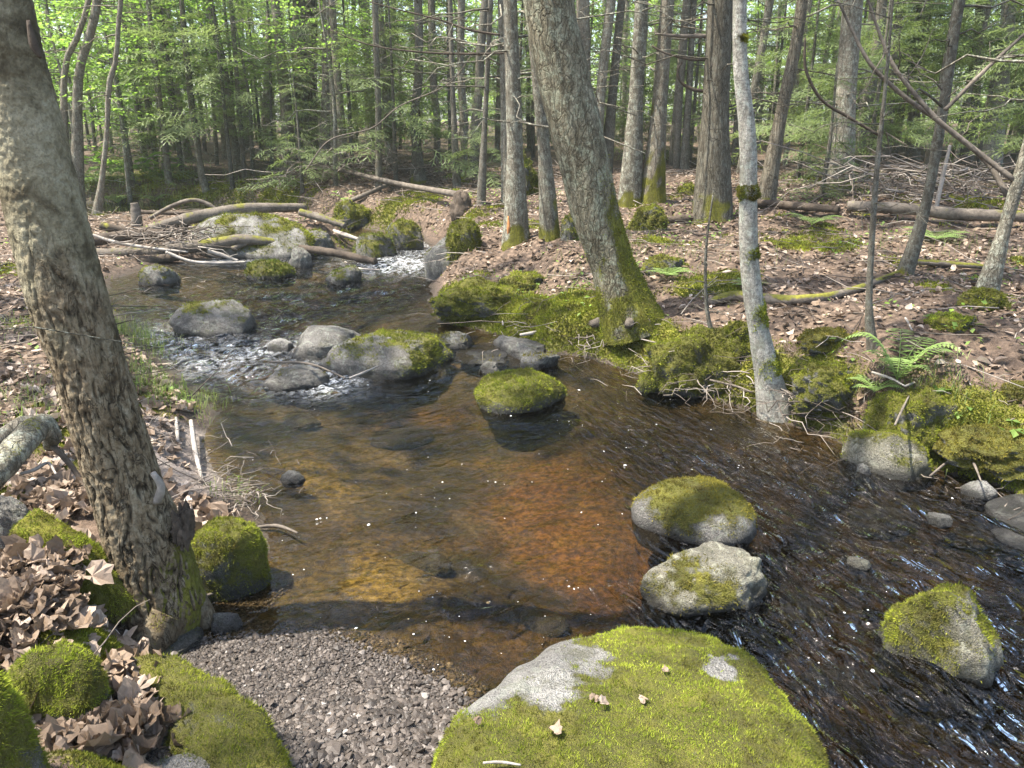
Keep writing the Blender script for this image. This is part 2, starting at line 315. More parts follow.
M['deadwood'] = make_wood('weathered_wood', (.04, .032, .025), (.185, .155, .122))
M['palewood'] = make_wood('bleached_wood', (.17, .145, .12), (.40, .36, .31))
M['darkwood'] = make_wood('dark_wet_wood', (.025, .019, .014), (.105, .08, .058))
M['needle'] = make_leafmat('fir_needles', [(0, (.085, .115, .048)), (.5, (.165, .21, .085)), (1, (.255, .305, .13))], .45)
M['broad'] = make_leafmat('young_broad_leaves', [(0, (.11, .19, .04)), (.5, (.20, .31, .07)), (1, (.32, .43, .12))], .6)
M['farleaf'] = make_leafmat('far_brightened_leaves', [(0, (.14, .22, .06)), (.5, (.26, .36, .11)), (1, (.40, .47, .18))], .65)  # paler leaf colour paints in the brightness of the background wood
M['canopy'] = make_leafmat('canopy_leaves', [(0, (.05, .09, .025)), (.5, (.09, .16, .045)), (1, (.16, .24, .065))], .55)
M['fern'] = make_leafmat('fern_green', [(0, (.12, .19, .045)), (1, (.27, .36, .11))], .4)
M['grass'] = make_leafmat('grass_green', [(0, (.09, .13, .03)), (.6, (.17, .23, .06)), (1, (.36, .34, .17))], .4)
M['litter'] = make_tintmat('dead_leaves', [(0, (.04, .026, .016)), (.22, (.105, .070, .043)), (.45, (.195, .137, .090)), (.75, (.30, .225, .165)), (1, (.48, .40, .325))], .62, .15)
M['gravel'] = make_tintmat('pebbles', [(0, (.018, .015, .012)), (.35, (.05, .040, .032)), (.7, (.098, .079, .064)), (.9, (.185, .16, .138)), (1, (.42, .395, .36))], .55)
M['twig'] = make_tintmat('dry_twigs', [(0, (.05, .038, .028)), (.5, (.14, .112, .087)), (1, (.33, .285, .235))], .85)
M['foam'] = make_tintmat('stream_foam', [(0, (.6, .58, .52)), (1, (.85, .84, .8))], .5)
M['water'] = make_water()
# ================================================================== terrain
# bank line of the stream, walked round the water (left bank, upstream, right bank, then the reach beside the viewer)
LEFT = [(452, 705), (438, 690), (380, 662), (310, 645), (245, 640), (205, 645), (185, 632), (200, 600), (236, 592), (262, 575), (268, 545), (262, 515), (236, 494), (212, 470), (203, 440),
        (216, 415), (200, 392), (150, 350), (122, 320), (106, 300), (112, 280), (150, 268), (215, 258), (262, 249), (300, 252), (345, 250), (362, 240), (330, 233), (270, 223), (190, 217), (120, 218), (50, 221)]
RIGHT = [(60, 203), (130, 204), (200, 205), (280, 213), (350, 226), (420, 238), (438, 252), (430, 275), (432, 300), (440, 322), (500, 335), (545, 352), (590, 358), (640, 375), (690, 392), (740, 408), (790, 425), (850, 445), (930, 470), (980, 480), (1024, 498)]
POLY = [atw(*p)[:2] for p in LEFT+RIGHT]+[np.array(q) for q in [(3.4, 2.5), (6, 1.6), (12, .5), (12, -3), (4, -1.6), (1.6, -.4), (.75, .55), (.2, .95), (-.05, 1.35)]]
POLY = np.array(POLY)
def sdist(X, Y):
    P = np.stack([np.ravel(X), np.ravel(Y)], 1); d2 = np.full(len(P), 1e9); ins = np.zeros(len(P), bool); n = len(POLY)
    for i in range(n):
        a, b = POLY[i], POLY[(i+1) % n]; ab = b-a; t = np.clip(((P-a)@ab)/(ab@ab+1e-12), 0, 1); q = P-a-t[:, None]*ab
        d2 = np.minimum(d2, (q**2).sum(1)); c = (a[1] > P[:, 1]) != (b[1] > P[:, 1])
        with np.errstate(divide='ignore', invalid='ignore'): xi = (b[0]-a[0])*(P[:, 1]-a[1])/(b[1]-a[1])+a[0]
        ins ^= c & (P[:, 0] < xi)
    return (np.sqrt(d2)*np.where(ins, -1, 1)).reshape(np.shape(X))
# bank heights above the water (picture point read on the ground, height, width of the bank slope)
BANK = [(300, 690, .035, .5), (400, 725, .05, .4), (210, 655, .02, .4), (350, 750, .08, .6), (225, 485, .05, .16), (175, 465, .12, .3), (70, 480, .30, .3), (20, 600, .36, .3), (30, 730, .42, .25), (130, 700, .20, .2), (210, 745, .16, .2),
        (30, 380, .28, .4), (160, 395, .10, .25), (40, 330, .30, .4), (150, 250, .07, .3), (150, 228, .06, .3), (95, 228, .07, .3), (200, 195, .22, .4), (100, 190, .25, .5), (300, 195, .30, .4), (200, 180, .35, .5), (400, 205, .34, .4), (480, 290, .17, .3), (600, 325, .24, .25), (700, 365, .27, .14), (800, 405, .20, .25),
        (900, 425, .26, .22), (1000, 450, .32, .2), (600, 235, .46, .4), (800, 260, .46, .4), (950, 310, .48, .4), (900, 205, .62, .5), (700, 200, .56, .5), (350, 178, .52, .5), (520, 200, .5, .5)]
BK = np.array([[*at(p[0], p[1], p[2]+.08)[:2], p[2], p[3]] for p in BANK])
def gauss(X, Y, px, py, r, z=0.): q = at(px, py, z); return np.exp(-((X-q[0])**2+(Y-q[1])**2)/(r*r))
def axis(a, b, st, lo, hi, g=1.09):
    c = list(np.arange(a, b, st)); s = st; x = c[-1]
    while x < hi: s *= g; x += s; c.append(x)
    s = st; x = a; L = []
    while x > lo: s *= g; x -= s; L.append(x)
    return np.array(L[::-1]+c)
GX = axis(-2.6, 3.4, .03, -120, 120, 1.055); GY = axis(1.0, 7.0, .03, -60, 200, 1.03)
XX, YY = np.meshgrid(GX, GY)
SD = sdist(XX, YY)
def bankfield(X, Y):
    w = 0; h = 0; s = 0
    for b in BK:
        k = 1/(((X-b[0])**2+(Y-b[1])**2)+.02)**1.6; w = w+k; h = h+k*b[2]; s = s+k*b[3]
    return h/w, s/w
HB, SB = bankfield(XX, YY)
P3 = np.stack([XX.ravel(), YY.ravel(), np.zeros(XX.size)], 1)
NZ1 = fbm(P3, 4, .9, 1).reshape(XX.shape); NZ2 = fbm(P3, 3, 6.0, 2).reshape(XX.shape)
grav = np.clip(gauss(XX, YY, 300, 690, .42)+gauss(XX, YY, 400, 715, .3)+gauss(XX, YY, 220, 655, .3)+gauss(XX, YY, 340, 760, .35)+gauss(XX, YY, 300, 645, .25)*.7, 0, 1)
grav = sstep(.35, .7, grav-1.3*gauss(XX, YY, 105, 625, .16)-1.3*gauss(XX, YY, 120, 690, .14))
mud = np.clip(sstep(.35, .7, gauss(XX, YY, 215, 480, .34)+gauss(XX, YY, 180, 450, .3)), 0, 1)*(SD > -.12)
far = np.clip(YY-9, 0, 40)
HT = HB*sstep(0, 1, np.clip(SD, 0, None)/SB)+.012*np.clip(SD, 0, 12)+.025*far*(far < 1e9)*.6+NZ1*.07*np.clip(SD, 0, 1)+NZ2*.03*np.clip(SD*4, 0, 1)*(1-.8*grav)*(1-.7*mud)
dep = .17*sstep(0, 1.1, -SD)+.06*sstep(0, .2, -SD); dep = dep*(1-.62*gauss(XX, YY, 340, 600, .5))
HT = HT+np.clip(SD*5, 0, 1)*sstep(.7, .2, SD)*(XX > .25)*(YY > 2.3)*(YY < 6.2)*.07*fbm(P3, 3, 3.2, 15).reshape(XX.shape)
HZ = wl(YY)+np.where(SD > 0, HT, -dep+NZ1*.05*np.clip(-SD*2, 0, 1)+NZ2*.018*np.clip(-SD*4, 0, 1))
def hz(x, y):
    x, y = np.asarray(x, float), np.asarray(y, float)
    i = np.clip(np.searchsorted(GX, x)-1, 0, len(GX)-2); j = np.clip(np.searchsorted(GY, y)-1, 0, len(GY)-2)
    u = (x-GX[i])/(GX[i+1]-GX[i]); v = (y-GY[j])/(GY[j+1]-GY[j])
    return HZ[j, i]*(1-u)*(1-v)+HZ[j, i+1]*u*(1-v)+HZ[j+1, i]*(1-u)*v+HZ[j+1, i+1]*u*v
def bil(A, x, y):
    i = np.clip(np.searchsorted(GX, x)-1, 0, len(GX)-2); j = np.clip(np.searchsorted(GY, y)-1, 0, len(GY)-2)
    u = (x-GX[i])/(GX[i+1]-GX[i]); v = (y-GY[j])/(GY[j+1]-GY[j])
    return A[j, i]*(1-u)*(1-v)+A[j, i+1]*u*(1-v)+A[j+1, i]*(1-u)*v+A[j+1, i+1]*u*v
def hit(px, py, zmin=None):
    """where the line of sight through a picture point meets the ground (or the water)"""
    d = ray(px, py); t = .4
    while t < 90:
        p = CAM+d*t; g = max(float(hz(p[0], p[1])), float(wl(p[1])) if float(bil(SD, p[0], p[1])) < 0 else -9)
        if p[2] <= g: return np.array([p[0], p[1], g])
        t += .01+.004*t
    return CAM+d*40
# moss, litter and bed masks
nm = fbm(P3, 4, 1.3, 5).reshape(XX.shape); nm2 = fbm(P3, 3, 4.0, 6).reshape(XX.shape)
mossm = np.zeros_like(XX)
for (px, py, r, k) in [(480, 297, .5, 1.), (550, 302, .4, .9), (450, 285, .4, 1.), (530, 245, .5, .7), (640, 330, .22, .6), (700, 350, .4, 1.), (740, 380, .3, .9), (850, 360, .25, .6), (800, 395, .3, .5), (900, 420, .35, .8), (1000, 440, .4, .8), (950, 320, .25, .8),
                       (940, 250, .7, .7), (800, 275, .3, .7), (690, 300, .35, .6), (720, 305, .3, .6), (200, 200, 1.2, .9), (130, 190, 1.2, .8), (280, 205, .8, .6), (40, 640, .16, .9), (20, 700, .3, 1.), (230, 740, .2, .9), (60, 415, .3, .6), (170, 395, .25, .9), (140, 370, .3, .8), (90, 430, .15, .6), (10, 480, .2, .9), (840, 270, .5, .5), (660, 270, .3, .6), (400, 215, .8, .6), (350, 225, .5, .6)]:
    mossm += k*gauss(XX, YY, px, py, r, .3)
lip = np.clip(sstep(.5, .1, SD)*(XX > .25)*(YY > 2.3)*(YY < 6.2), 0, 1); mossm += .62*lip
mossm = np.clip(mossm*1.05+nm*.45+nm2*.4-.12, 0, 1)*(SD > .02)*(1-grav)*(1-mud)
mossm = np.maximum(mossm, np.clip(nm*1.4+nm2*.5-.42, 0, .8)*(SD > .1)*(1-grav)*(1-mud))
wetm = np.clip(1-(HZ-wl(YY))/.07, 0, 1)*(SD > -.3); bedm = sstep(.02, -.05, SD)*(1-.85*grav)
bedm = sstep(.012, -.012, HZ-wl(YY))*(1-.9*grav*(SD > -.12))
rust = np.clip(gauss(XX, YY, 540, 470, .42)+gauss(XX, YY, 610, 520, .42)+gauss(XX, YY, 440, 650, .34)+gauss(XX, YY, 560, 440, .3)+gauss(XX, YY, 640, 560, .3)+.6*gauss(XX, YY, 340, 530, .3)+.7*gauss(XX, YY, 930, 490, .3)+.5*gauss(XX, YY, 880, 700, .35)+.5*gauss(XX, YY, 800, 440, .3)+.5*gauss(XX, YY, 260, 360, .4)+.6*gauss(XX, YY, 430, 385, .3)+nm2*.7-.22, 0, 1)
rust *= 1-.8*gauss(XX, YY, 400, 480, .35)-.0
sand = np.clip(gauss(XX, YY, 330, 610, .35)+gauss(XX, YY, 260, 580, .3)+.7*gauss(XX, YY, 300, 460, .35)+.6*gauss(XX, YY, 390, 600, .3)+nm2*.4, 0, 1)
litt = np.clip(.75+nm*.6, 0, 1)*(1-np.clip(mossm*1.5, 0, 1))*(SD > .1)
fastm = np.clip(.8*gauss(XX, YY, 400, 290, 1.2)+.8*gauss(XX, YY, 250, 310, 1.)+gauss(XX, YY, 900, 560, .7)+gauss(XX, YY, 850, 690, .6)+gauss(XX, YY, 1000, 700, .7)+.8*gauss(XX, YY, 720, 470, .4)+.8*gauss(XX, YY, 640, 425, .5)+.8*gauss(XX, YY, 480, 600, .16)+.6*gauss(XX, YY, 620, 610, .2)+sstep(1.2, 1.7, XX)*(YY < 3), 0, 1)
nx, ny = len(GX), len(GY); ii = (np.arange(ny-1)[:, None]*nx+np.arange(nx-1)[None]).ravel()
GF = np.stack([ii, ii+1, ii+nx+1, ii+nx], 1); GV = np.stack([XX.ravel(), YY.ravel(), HZ.ravel()], 1)
ground = obj('ground', GV, GF, M['soil'], attrs={'moss': mossm.ravel(), 'litter': litt.ravel(), 'mud': mud.ravel(), 'gravel': (grav*(SD > -.25)).ravel(), 'bed': bedm.ravel(), 'wet': wetm.ravel(), 'rust': rust.ravel(), 'sand': sand.ravel(), 'fast': fastm.ravel()})
tag(ground, 'leaf strewn forest floor and brown stream bed', None, None, 'structure')
WROCKS = []
# ================================================================== rocks
def unit_rock(p=2.4, seed=0, facets=4, nt=44, nth=96, rough=.07, outline=None, fmin=.72):
    """A boulder in a unit box: super-ellipse profile, flat facets, lumpy surface."""
    rg = np.random.default_rng(seed+100); s = np.linspace(0, 1, nt); phi = (math.pi/2+.55)*s**1.15
    g = np.abs(np.sin(np.minimum(phi, math.pi/2)))**(2/p)*np.where(phi > math.pi/2, 1-.25*(phi-math.pi/2), 1); z = np.sign(np.cos(phi))*np.abs(np.cos(phi))**(2/p)
    th = np.arange(nth)/nth*2*math.pi
    if outline is None: r = 1+.10*np.sin(2*th+rg.random()*6)+.06*np.sin(3*th+rg.random()*6)
    else: r = outline(th)
    V = np.stack([g[:, None]*(r*np.cos(th))[None], g[:, None]*(r*np.sin(th))[None], np.repeat(z[:, None], nth, 1)], -1).reshape(-1, 3)
    for k in range(facets):
        n = rg.normal(size=3); n[2] = abs(n[2])*.6+.05; n /= np.linalg.norm(n); d = V@n; lim = rg.uniform(fmin, .95)*d.max(); V -= np.maximum(0, d-lim)[:, None]*n*.85
    nr = V/(np.linalg.norm(V, axis=1)[:, None]+1e-9)
    V = V+nr*(fbm(V, 4, 1.7, seed)*rough*1.5+fbm(V, 3, 6, seed+1)*rough*.35)[:, None]
    i = np.arange(nt-1)[:, None]*nth; j = np.arange(nth)[None]; k = (j+1) % nth
    return V, np.stack([i+j, i+nth+j, i+nth+k, i+k], -1).reshape(-1, 4)
def fit(V, bbox, dr=.8, z0=None, rot=0., hmax=2.):
    """scale and set a unit rock on the ground so that it stands where the photograph shows it, at its real size"""
    c, s_ = math.cos(rot), math.sin(rot); V = V.copy(); V[:, 1] *= dr; V[:, :2] = V[:, :2]@np.array([[c, s_], [-s_, c]])
    x0, y0, x1, y1 = bbox; b = hit((x0+x1)/2, min(y1, 766)); zb = z0 if z0 is not None else b[2]
    near = at((x0+x1)/2, y1, zb); dep = (near-CAM)@FWD; s = (x1-x0)/2*dep/F; h = (y1-y0)*dep/F*.7; cx, cy = near[0], near[1]+s*dr*.8
    for it in range(40):
        zz = zb if z0 is not None else float(hz(cx, cy)); P = V*np.array([s, s, h])+np.array([cx, cy, zz]); v = P[:, 2] >= zz-.01
        u, w, d = project(P[v]); dm = d.mean(); s *= 1+.6*((x1-x0)/(u.max()-u.min())-1); cx += .6*((x0+x1)/2-(u.max()+u.min())/2)*dm/F
        hc = CAM[2]-zz; cy -= .5*(y1-w.max())*cy*cy/(F*hc)*.95; h = min(hmax, max(.02, h+.5*((w.min()-y0))*dm/F))
    return P, np.array([cx, cy, zz])
def moss_part(parent, V, Fq, w, n, h, wd, mat, name='moss', spread=.7):
    P, N = scatter(V, Fq, w, n); BV, BF, t = blades(P, N, h, wd, spread)
    return obj(name, BV, BF, mat, parent, attrs={'tint': t}, smooth=False)
def moss_weight(V, Fq, amt, seed, side=(0, 0, 1), sc=5.):
    N = vnormals(V, Fq); s = unit(np.array(side, float)); return np.clip((N@s)*1.0+fbm(V, 4, sc, seed)*.75+fbm(V, 3, sc*5, seed+3)*.35-1.05+2.1*amt, 0, 1)
def rock(name, label, bbox, amt=.5, mat='granite', mossm='moss', p=2.4, seed=0, dr=.8, z0=None, facets=4, rot=0., rough=.07, catg='rock', group=None, bl=None, side=(0, 0, 1), hmax=2., fmin=.72):
    U, Fq = unit_rock(p, seed, facets, rough=rough, fmin=fmin); 
    if z0 == 'w': z0 = float(wl(atw((bbox[0]+bbox[2])/2, min(bbox[3], 760))[1]))
    V, org = fit(U, bbox, dr, z0, rot, hmax); w = moss_weight(V, Fq, amt, seed, side) if amt > 0 else np.zeros(len(V))
    lev = wl(V[:, 1]) if float(bil(SD, org[0], org[1])) < .15 else -9
    wet = sstep(1, 0, (V[:, 2]-lev+.015*fbm(V, 3, 12, seed))/.065); w = w*np.clip((V[:, 2]-lev)/.04, 0, 1)
    o = obj(name, V, Fq, M[mat], origin=org, attrs={'moss': w, 'wet': wet}); tag(o, label, catg, group)
    if np.ndim(lev): b_ = V[np.abs(V[:, 2]-lev) < .02]; (WROCKS.append((b_[:, 0].mean(), b_[:, 1].mean(), np.ptp(b_[:, 0])/2, np.ptp(b_[:, 1])/2)) if len(b_) > 8 else None)
    if amt > 0:
        u_, v_, d = project(org[None]); px = d[0]/F; T = tris(Fq); ar = (np.linalg.norm(np.cross(V[T[:, 1]]-V[T[:, 0]], V[T[:, 2]]-V[T[:, 0]]), axis=1)/2*w[T].mean(1)).sum()
        bh = max(.009, px*2.2); bw = max(.0016, px*.65); n = int(min(30000, ar*2.0/(bh*bw))) if bl is None else bl
        if n > 30: moss_part(o, V, Fq, w, n, bh, bw, M[mossm])
    return o, V, Fq
# --- the great flat mossy boulder at the viewer's feet, its plan read from the photograph
def star(outl, z):
    Q = np.array([at(a, b, z)[:2] for a, b in outl]); c = Q.mean(0); d = Q-c; th = np.arctan2(d[:, 1], d[:, 0]); r = np.hypot(d[:, 0], d[:, 1]); o = np.argsort(th)
    f = lambda t: np.interp((t+np.pi) % (2*np.pi)-np.pi, th[o], r[o], period=2*np.pi)
    return c, lambda t: sum(f(t+k*.035) for k in (-2, -1, 0, 1, 2))/5
def plan_rock(outl, zt, zb, p, seed, tilt=(0, 0), rough=.03, nt=90, nth=260):
    c, r = star(outl, zt*.75+zb*.25); s = np.linspace(0, 1, nt); phi = (math.pi/2)*s**1.3
    g = np.sin(phi)**(2/p); z = np.cos(phi)**(2/p); g = np.append(g, [1.0, 1.0, .98]); z = np.append(z, [-.15, -.4, -.7]); nt += 3
    th = np.arange(nth)/nth*2*math.pi; R_ = r(th)
    V = np.stack([c[0]+g[:, None]*(R_*np.cos(th))[None], c[1]+g[:, None]*(R_*np.sin(th))[None], zb+(zt-zb)*np.repeat(z[:, None], nth, 1)], -1).reshape(-1, 3)
    k = np.clip((V[:, 2]-zb)/(zt-zb), 0, 1); V[:, 2] += k*((V[:, 0]-c[0])*tilt[0]+(V[:, 1]-c[1])*tilt[1])
    rd = unit(V-np.array([c[0], c[1], zb-.2])); V = V+rd*(fbm(V, 4, 2.2, seed)*rough*1.4+fbm(V, 3, 9, seed+1)*rough*.35)[:, None]
    i = np.arange(nt-1)[:, None]*nth; j = np.arange(nth)[None]; k2 = (j+1) % nth
    return V, np.stack([i+j, i+nth+j, i+nth+k2, i+k2], -1).reshape(-1, 4), np.array([c[0], c[1], zb])
V, Fq, org = plan_rock([(560, 629), (600, 625), (660, 627), (705, 629), (742, 648), (790, 690), (826, 730), (846, 790), (830, 900), (640, 960), (450, 930), (428, 800), (441, 735), (458, 712), (490, 688), (520, 655)], .27, -.05, 5.2, 41, (-.02, -.10), .022)
cu, cv, _ = project(V)
bare = sstep(628, 570, cu+.35*(cv-640)+fbm(V, 4, 7, 4)*34)*sstep(735, 690, cv+fbm(V, 3, 7, 9)*22)  # the bare granite shoulder (bounded by real growth)
bare = np.maximum(bare, .95*sstep(.07, .03, np.hypot(*(V[:, :2]-at(722, 657, .27)[:2]).T)+fbm(V, 3, 14, 2)*.05))
NV = vnormals(V, Fq); w = np.clip(.95+fbm(V, 4, 5, 44)*.5+fbm(V, 3, 28, 45)*.45*(bare > .02)-1.25*bare-.8*sstep(.06, -.01, V[:, 2]), 0, 1)*sstep(-.25, .1, NV[:, 2])
big = obj('boulder', V, Fq, M['palegranite'], origin=org, attrs={'moss': w, 'wet': np.clip(1-V[:, 2]/.05, 0, 1)})
tag(big, 'huge flat topped boulder blanketed in yellow green moss with a bare granite shoulder', 'boulder')
moss_part(big, V, Fq, np.where(V[:, 2] > -.02, w, 0), 120000, .0075, .0015, M['moss_bright'], spread=.85)
BIGV, BIGF = V, Fq
rock('rock', 'low oval egg shaped rock in the water, brownish moss top and smooth grey rim', (631, 477, 757, 548), .50, 'granite', 'moss_olive', 2.3, 5, .80, 'w', 1, .35, .03)
rock('rock', 'rounded pale tan boulder between the low oval rock and the huge mossy boulder', (640, 541, 768, 616), .36, 'tanrock', 'moss_olive', 2.5, 8, .55, 'w', 6, .2, .09, side=(-.8, -.45, .25))
rock('rock', 'mossy wedge shaped rock standing alone in fast water, pointed grey end towards the viewer', (877, 584, 1004, 685), .62, 'tanrock', 'moss', 2.4, 14, .62, 'w', 6, -.6, .10, side=(-.3, .1, .9))
rock('rock', 'small dome rock wholly capped with green moss in the middle of the pool', (474, 369, 566, 413), .78, 'granite', 'moss', 2.8, 17, .8, 'w', 2, 0, .05)
rock('rock', 'bare grey block of rock leaning on the yellow mossy rock at the riffle', (293, 325, 366, 360), .0, 'granite', 'moss_olive', 2.8, 22, .8, 'w', 4, .2, .06)
rock('rock', 'large rock in the riffle, dark grey flank and a cap of yellow moss', (320, 330, 452, 380), .42, 'granite', 'moss', 2.8, 25, .7, 'w', 5, .1, .06, side=(.75, .1, .6))
rock('rock', 'grey rock with a thin ridge of moss, alone in the upper pool', (168, 299, 257, 337), .20, 'granite', 'moss', 2.3, 31, .7, 'w', 6, .1, .08)
rock('rock', 'low grey rock in white riffle water in front of the bare block', (262, 365, 330, 393), .05, 'granite', 'moss_olive', 2.4, 36, .8, 'w', 4, 0, .07)
rock('rock', 'tiny pale stone poking out of the riffle', (267, 338, 294, 353), 0, 'palegranite', p=2.4, seed=39, z0='w', facets=5)
rock('rock', 'mossy slab of rock tipping into the stream below the fern', (838, 430, 933, 480), .45, 'tanrock', 'moss', 2.6, 43, .6, 'w', 5, -.45, .05)
rock('rock', 'grey green rock with a pointed top where the stream comes round the bend', (351, 233, 398, 260), .45, 'granite', 'moss_deep', 2.2, 47, .8, 'w', 4)
rock('rock', 'squarish dark mossy rock beside the pointed rock at the bend', (385, 219, 424, 250), .6, 'darkrock', 'moss', 2.8, 51, .8, 'w', 3)
rock('rock', 'dark bare faced rock in front of the taller round mossy one', (424, 234, 466, 269), .25, 'darkrock', 'moss_deep', 2.4, 55, .8, None, 5)
rock('rock', 'tall round rock entirely covered in moss behind the dark bare faced rock', (446, 219, 481, 250), .8, 'darkrock', 'moss', 2.6, 58, .8, None, 2)
rock('rock', 'low flat mossy rock at the foot of the dark bare faced rock', (428, 261, 467, 279), .75, 'granite', 'moss', 2.5, 61, .8, 'w', 2)
rock('rock', 'broad pale boulder with a yellow moss patch lying under the log jam', (184, 213, 318, 262), .40, 'palegranite', 'moss', 2.5, 65, .6, None, 3, 0, .05, side=(.7, -.1, .6))
rock('rock', 'low dark green rock under the long bent log of the jam', (244, 260, 297, 279), .7, 'darkrock', 'moss_deep', 2.5, 68, .7, 'w', 2)
rock('rock', 'small greyish rock at the end of the log jam nearest the leaning trunk', (138, 264, 181, 285), .35, 'granite', 'moss', 2.4, 71, .7, 'w', 4)
rock('rock', 'smooth grey rock with white veins behind the log jam', (290, 229, 334, 253), .2, 'granite', 'moss', 2.5, 74, .7, None, 3)
rock('rock', 'small grey rock touching the dark log of the jam', (288, 247, 313, 268), .1, 'granite', 'moss', 2.5, 77, .8, 'w', 4)
rock('rock', 'flat stone barely above the water between log jam and bend', (325, 266, 362, 284), .3, 'granite', 'moss_deep', 2.4, 79, .9, 'w', 3)
for k, (bb, lb, am, mt) in enumerate([((424, 331, 474, 350), 'pale grey ledge of rock below the mossy bank, farthest upstream of the ledges', .1, 'granite'), ((455, 343, 512, 367), 'broken grey ledge between the dome rock and the bank', .05, 'granite'), ((492, 335, 548, 363), 'pale pinkish slab of ledge below the driftwood', 0, 'granite'),
        ((478, 361, 499, 375), 'small pale stone just behind the dome rock', 0, 'granite'), ((520, 352, 560, 372), 'wet grey stone at the end of the ledge under the roots', .05, 'darkrock')]):
    rock('ledge_rock', lb, bb, am, mt, 'moss_olive', 3.4, 83+k*3, 1.1, 'w', 8, .5*(k % 3-1), .10, catg='rock', fmin=.5)
rock('rock', 'big square moss covered rock beside the base of the trunk in front', (190, 517, 269, 594), .72, 'darkrock', 'moss', 4.0, 103, .75, None, 3, .15, .04)
rock('rock', 'cushion shaped bright green mossy rock below the thick mossy root', (2, 640, 110, 722), .8, 'darkrock', 'moss_bright', 2.8, 107, .8, None, 2, 0, .06)
rock('rock', 'huge sloping mass of deep green moss cut off by the corner of the picture', (-120, 660, 62, 860), .85, 'darkrock', 'moss_bright', 2.4, 109, .8, None, 1, 0, .05, hmax=.5)
rock('rock', 'pale lichened stone poking up at the bottom edge beside dead leaves', (142, 752, 216, 810), .06, 'palegranite', 'moss', 2.5, 113, .8, None, 4)
rock('rock', 'flat grey slab of rock beside the curved root', (-40, 488, 34, 560), .15, 'granite', 'moss', 3.2, 117, .8, None, 5, .4)
rock('rock', 'wet grey slab wedged under the trunk at the gravel edge', (120, 622, 204, 664), .03, 'granite', 'moss', 3.2, 119, .8, None, 5, .2)
rock('stone', 'small dark grey three cornered stone at the edge of the gravel', (207, 612, 243, 638), 0, 'darkrock', p=3, seed=123, z0='w', facets=7, catg='stone', fmin=.5)
rock('stone', 'tiny stone breaking the surface far out in the calm pool', (280, 470, 306, 486), 0, 'granite', p=2.2, seed=125, z0='w', facets=4, catg='stone')
V, Fq, org = plan_rock([(105, 652), (150, 655), (200, 672), (240, 705), (280, 740), (308, 790), (280, 850), (200, 860), (190, 780), (176, 735), (150, 700), (112, 672)], .23, -.03, 4., 127, (0, -.05), .02, 50, 160)
w = np.clip(.9+fbm(V, 4, 7, 12)*.7-.5*sstep(150, 118, project(V)[0]), 0, 1)*sstep(-.2, .2, vnormals(V, Fq)[:, 2])
o = tag(obj('rock', V, Fq, M['darkrock'], origin=org, attrs={'moss': w, 'wet': w*0}), 'long mossy slab running down between the leaf drift and the gravel', 'rock'); moss_part(o, V, Fq, w, 30000, .009, .0017, M['moss'])
for k, (bb, lb, mt) in enumerate([((926, 512, 953, 527), 'small pale stone awash in the fast water', 'palegranite'), ((960, 480, 998, 502), 'speckled grey stone under the overhanging mossy bank', 'palegranite'), ((984, 503, 1064, 534), 'upper of two flat grey slabs at the frame edge below the mossy bank', 'granite'), ((990, 530, 1076, 566), 'lower of two flat grey slabs at the frame edge below the mossy bank', 'granite'),
        ((855, 463, 872, 482), 'little black stone beside the mossy slab', 'darkrock'), ((845, 556, 872, 573), 'brownish stone just breaking the fast water', 'tanrock')]):
    sl = k in (2, 3); rock('stone', lb, bb, 0, mt, p=4.5 if sl else 2.8, seed=131+k, z0='w', facets=9 if sl else 5, catg='stone', rot=-.5 if sl else -.4, fmin=.55, dr=1.25 if sl else .8)
# --- moss mounds and mossy stones on the far bank
for k, (bb, lb, am, mm) in enumerate([((626, 204, 668, 233), 'round mossy boulder behind the leaning tree', .8, 'moss'), ((640, 325, 754, 388), 'big moss hummock overhanging the water beside the leaning tree', .82, 'moss'), ((862, 388, 968, 446), 'moss hummock with ferns and seedlings above the tipped slab', .75, 'moss'), ((930, 418, 1060, 470), 'long moss covered hump on the bank at the frame edge', .8, 'moss_olive'),
        ((922, 312, 978, 333), 'small moss cushion on the leaf litter', .8, 'moss_bright'), ((955, 287, 1012, 309), 'moss cushion round the foot of the grey leaning sapling', .8, 'moss'), ((995, 380, 1055, 405), 'olive moss hump on the litter at the frame edge', .8, 'moss_olive'), ((502, 150, 540, 197), 'upright mossy boulder behind the straight grey trunk', .75, 'moss_deep'),
        ((560, 212, 580, 240), 'mossy stone tucked behind the leaning tree', .7, 'moss_deep'), ((676, 182, 700, 196), 'bright yellow moss cushion on the slope beyond the trees', .85, 'moss_bright'), ((722, 320, 752, 342), 'low moss cushion left of the pale tree', .8, 'moss'), ((428, 277, 520, 310), 'flat shelf of moss above the water by the ledges', .85, 'moss'),
        ((496, 271, 550, 291), 'soft moss pad on the leafy bank before the grey trunk', .8, 'moss'), ((330, 205, 372, 232), 'mossy stone on the bank beyond the bend', .7, 'moss'), ((598, 236, 626, 258), 'dark stone in shade behind the leaning trunk', .35, 'moss_deep'), ((640, 255, 690, 276), 'low mossy stone in the litter behind the twig sapling', .7, 'moss'), ((796, 327, 858, 353), 'mossy stump like hump on the bank near the twiggy sapling', .7, 'moss_olive'), ((790, 360, 870, 402), 'mossy slope of bank beside the pale tree', .6, 'moss')]):
    rock('mossy_hummock' if am > .74 else 'mossy_stone', lb, bb, am, 'darkrock', mm, 2.3, 151+k*2, .75, None, 2, .2*(k % 3-1), .17, catg='moss hummock' if am > .74 else 'stone')
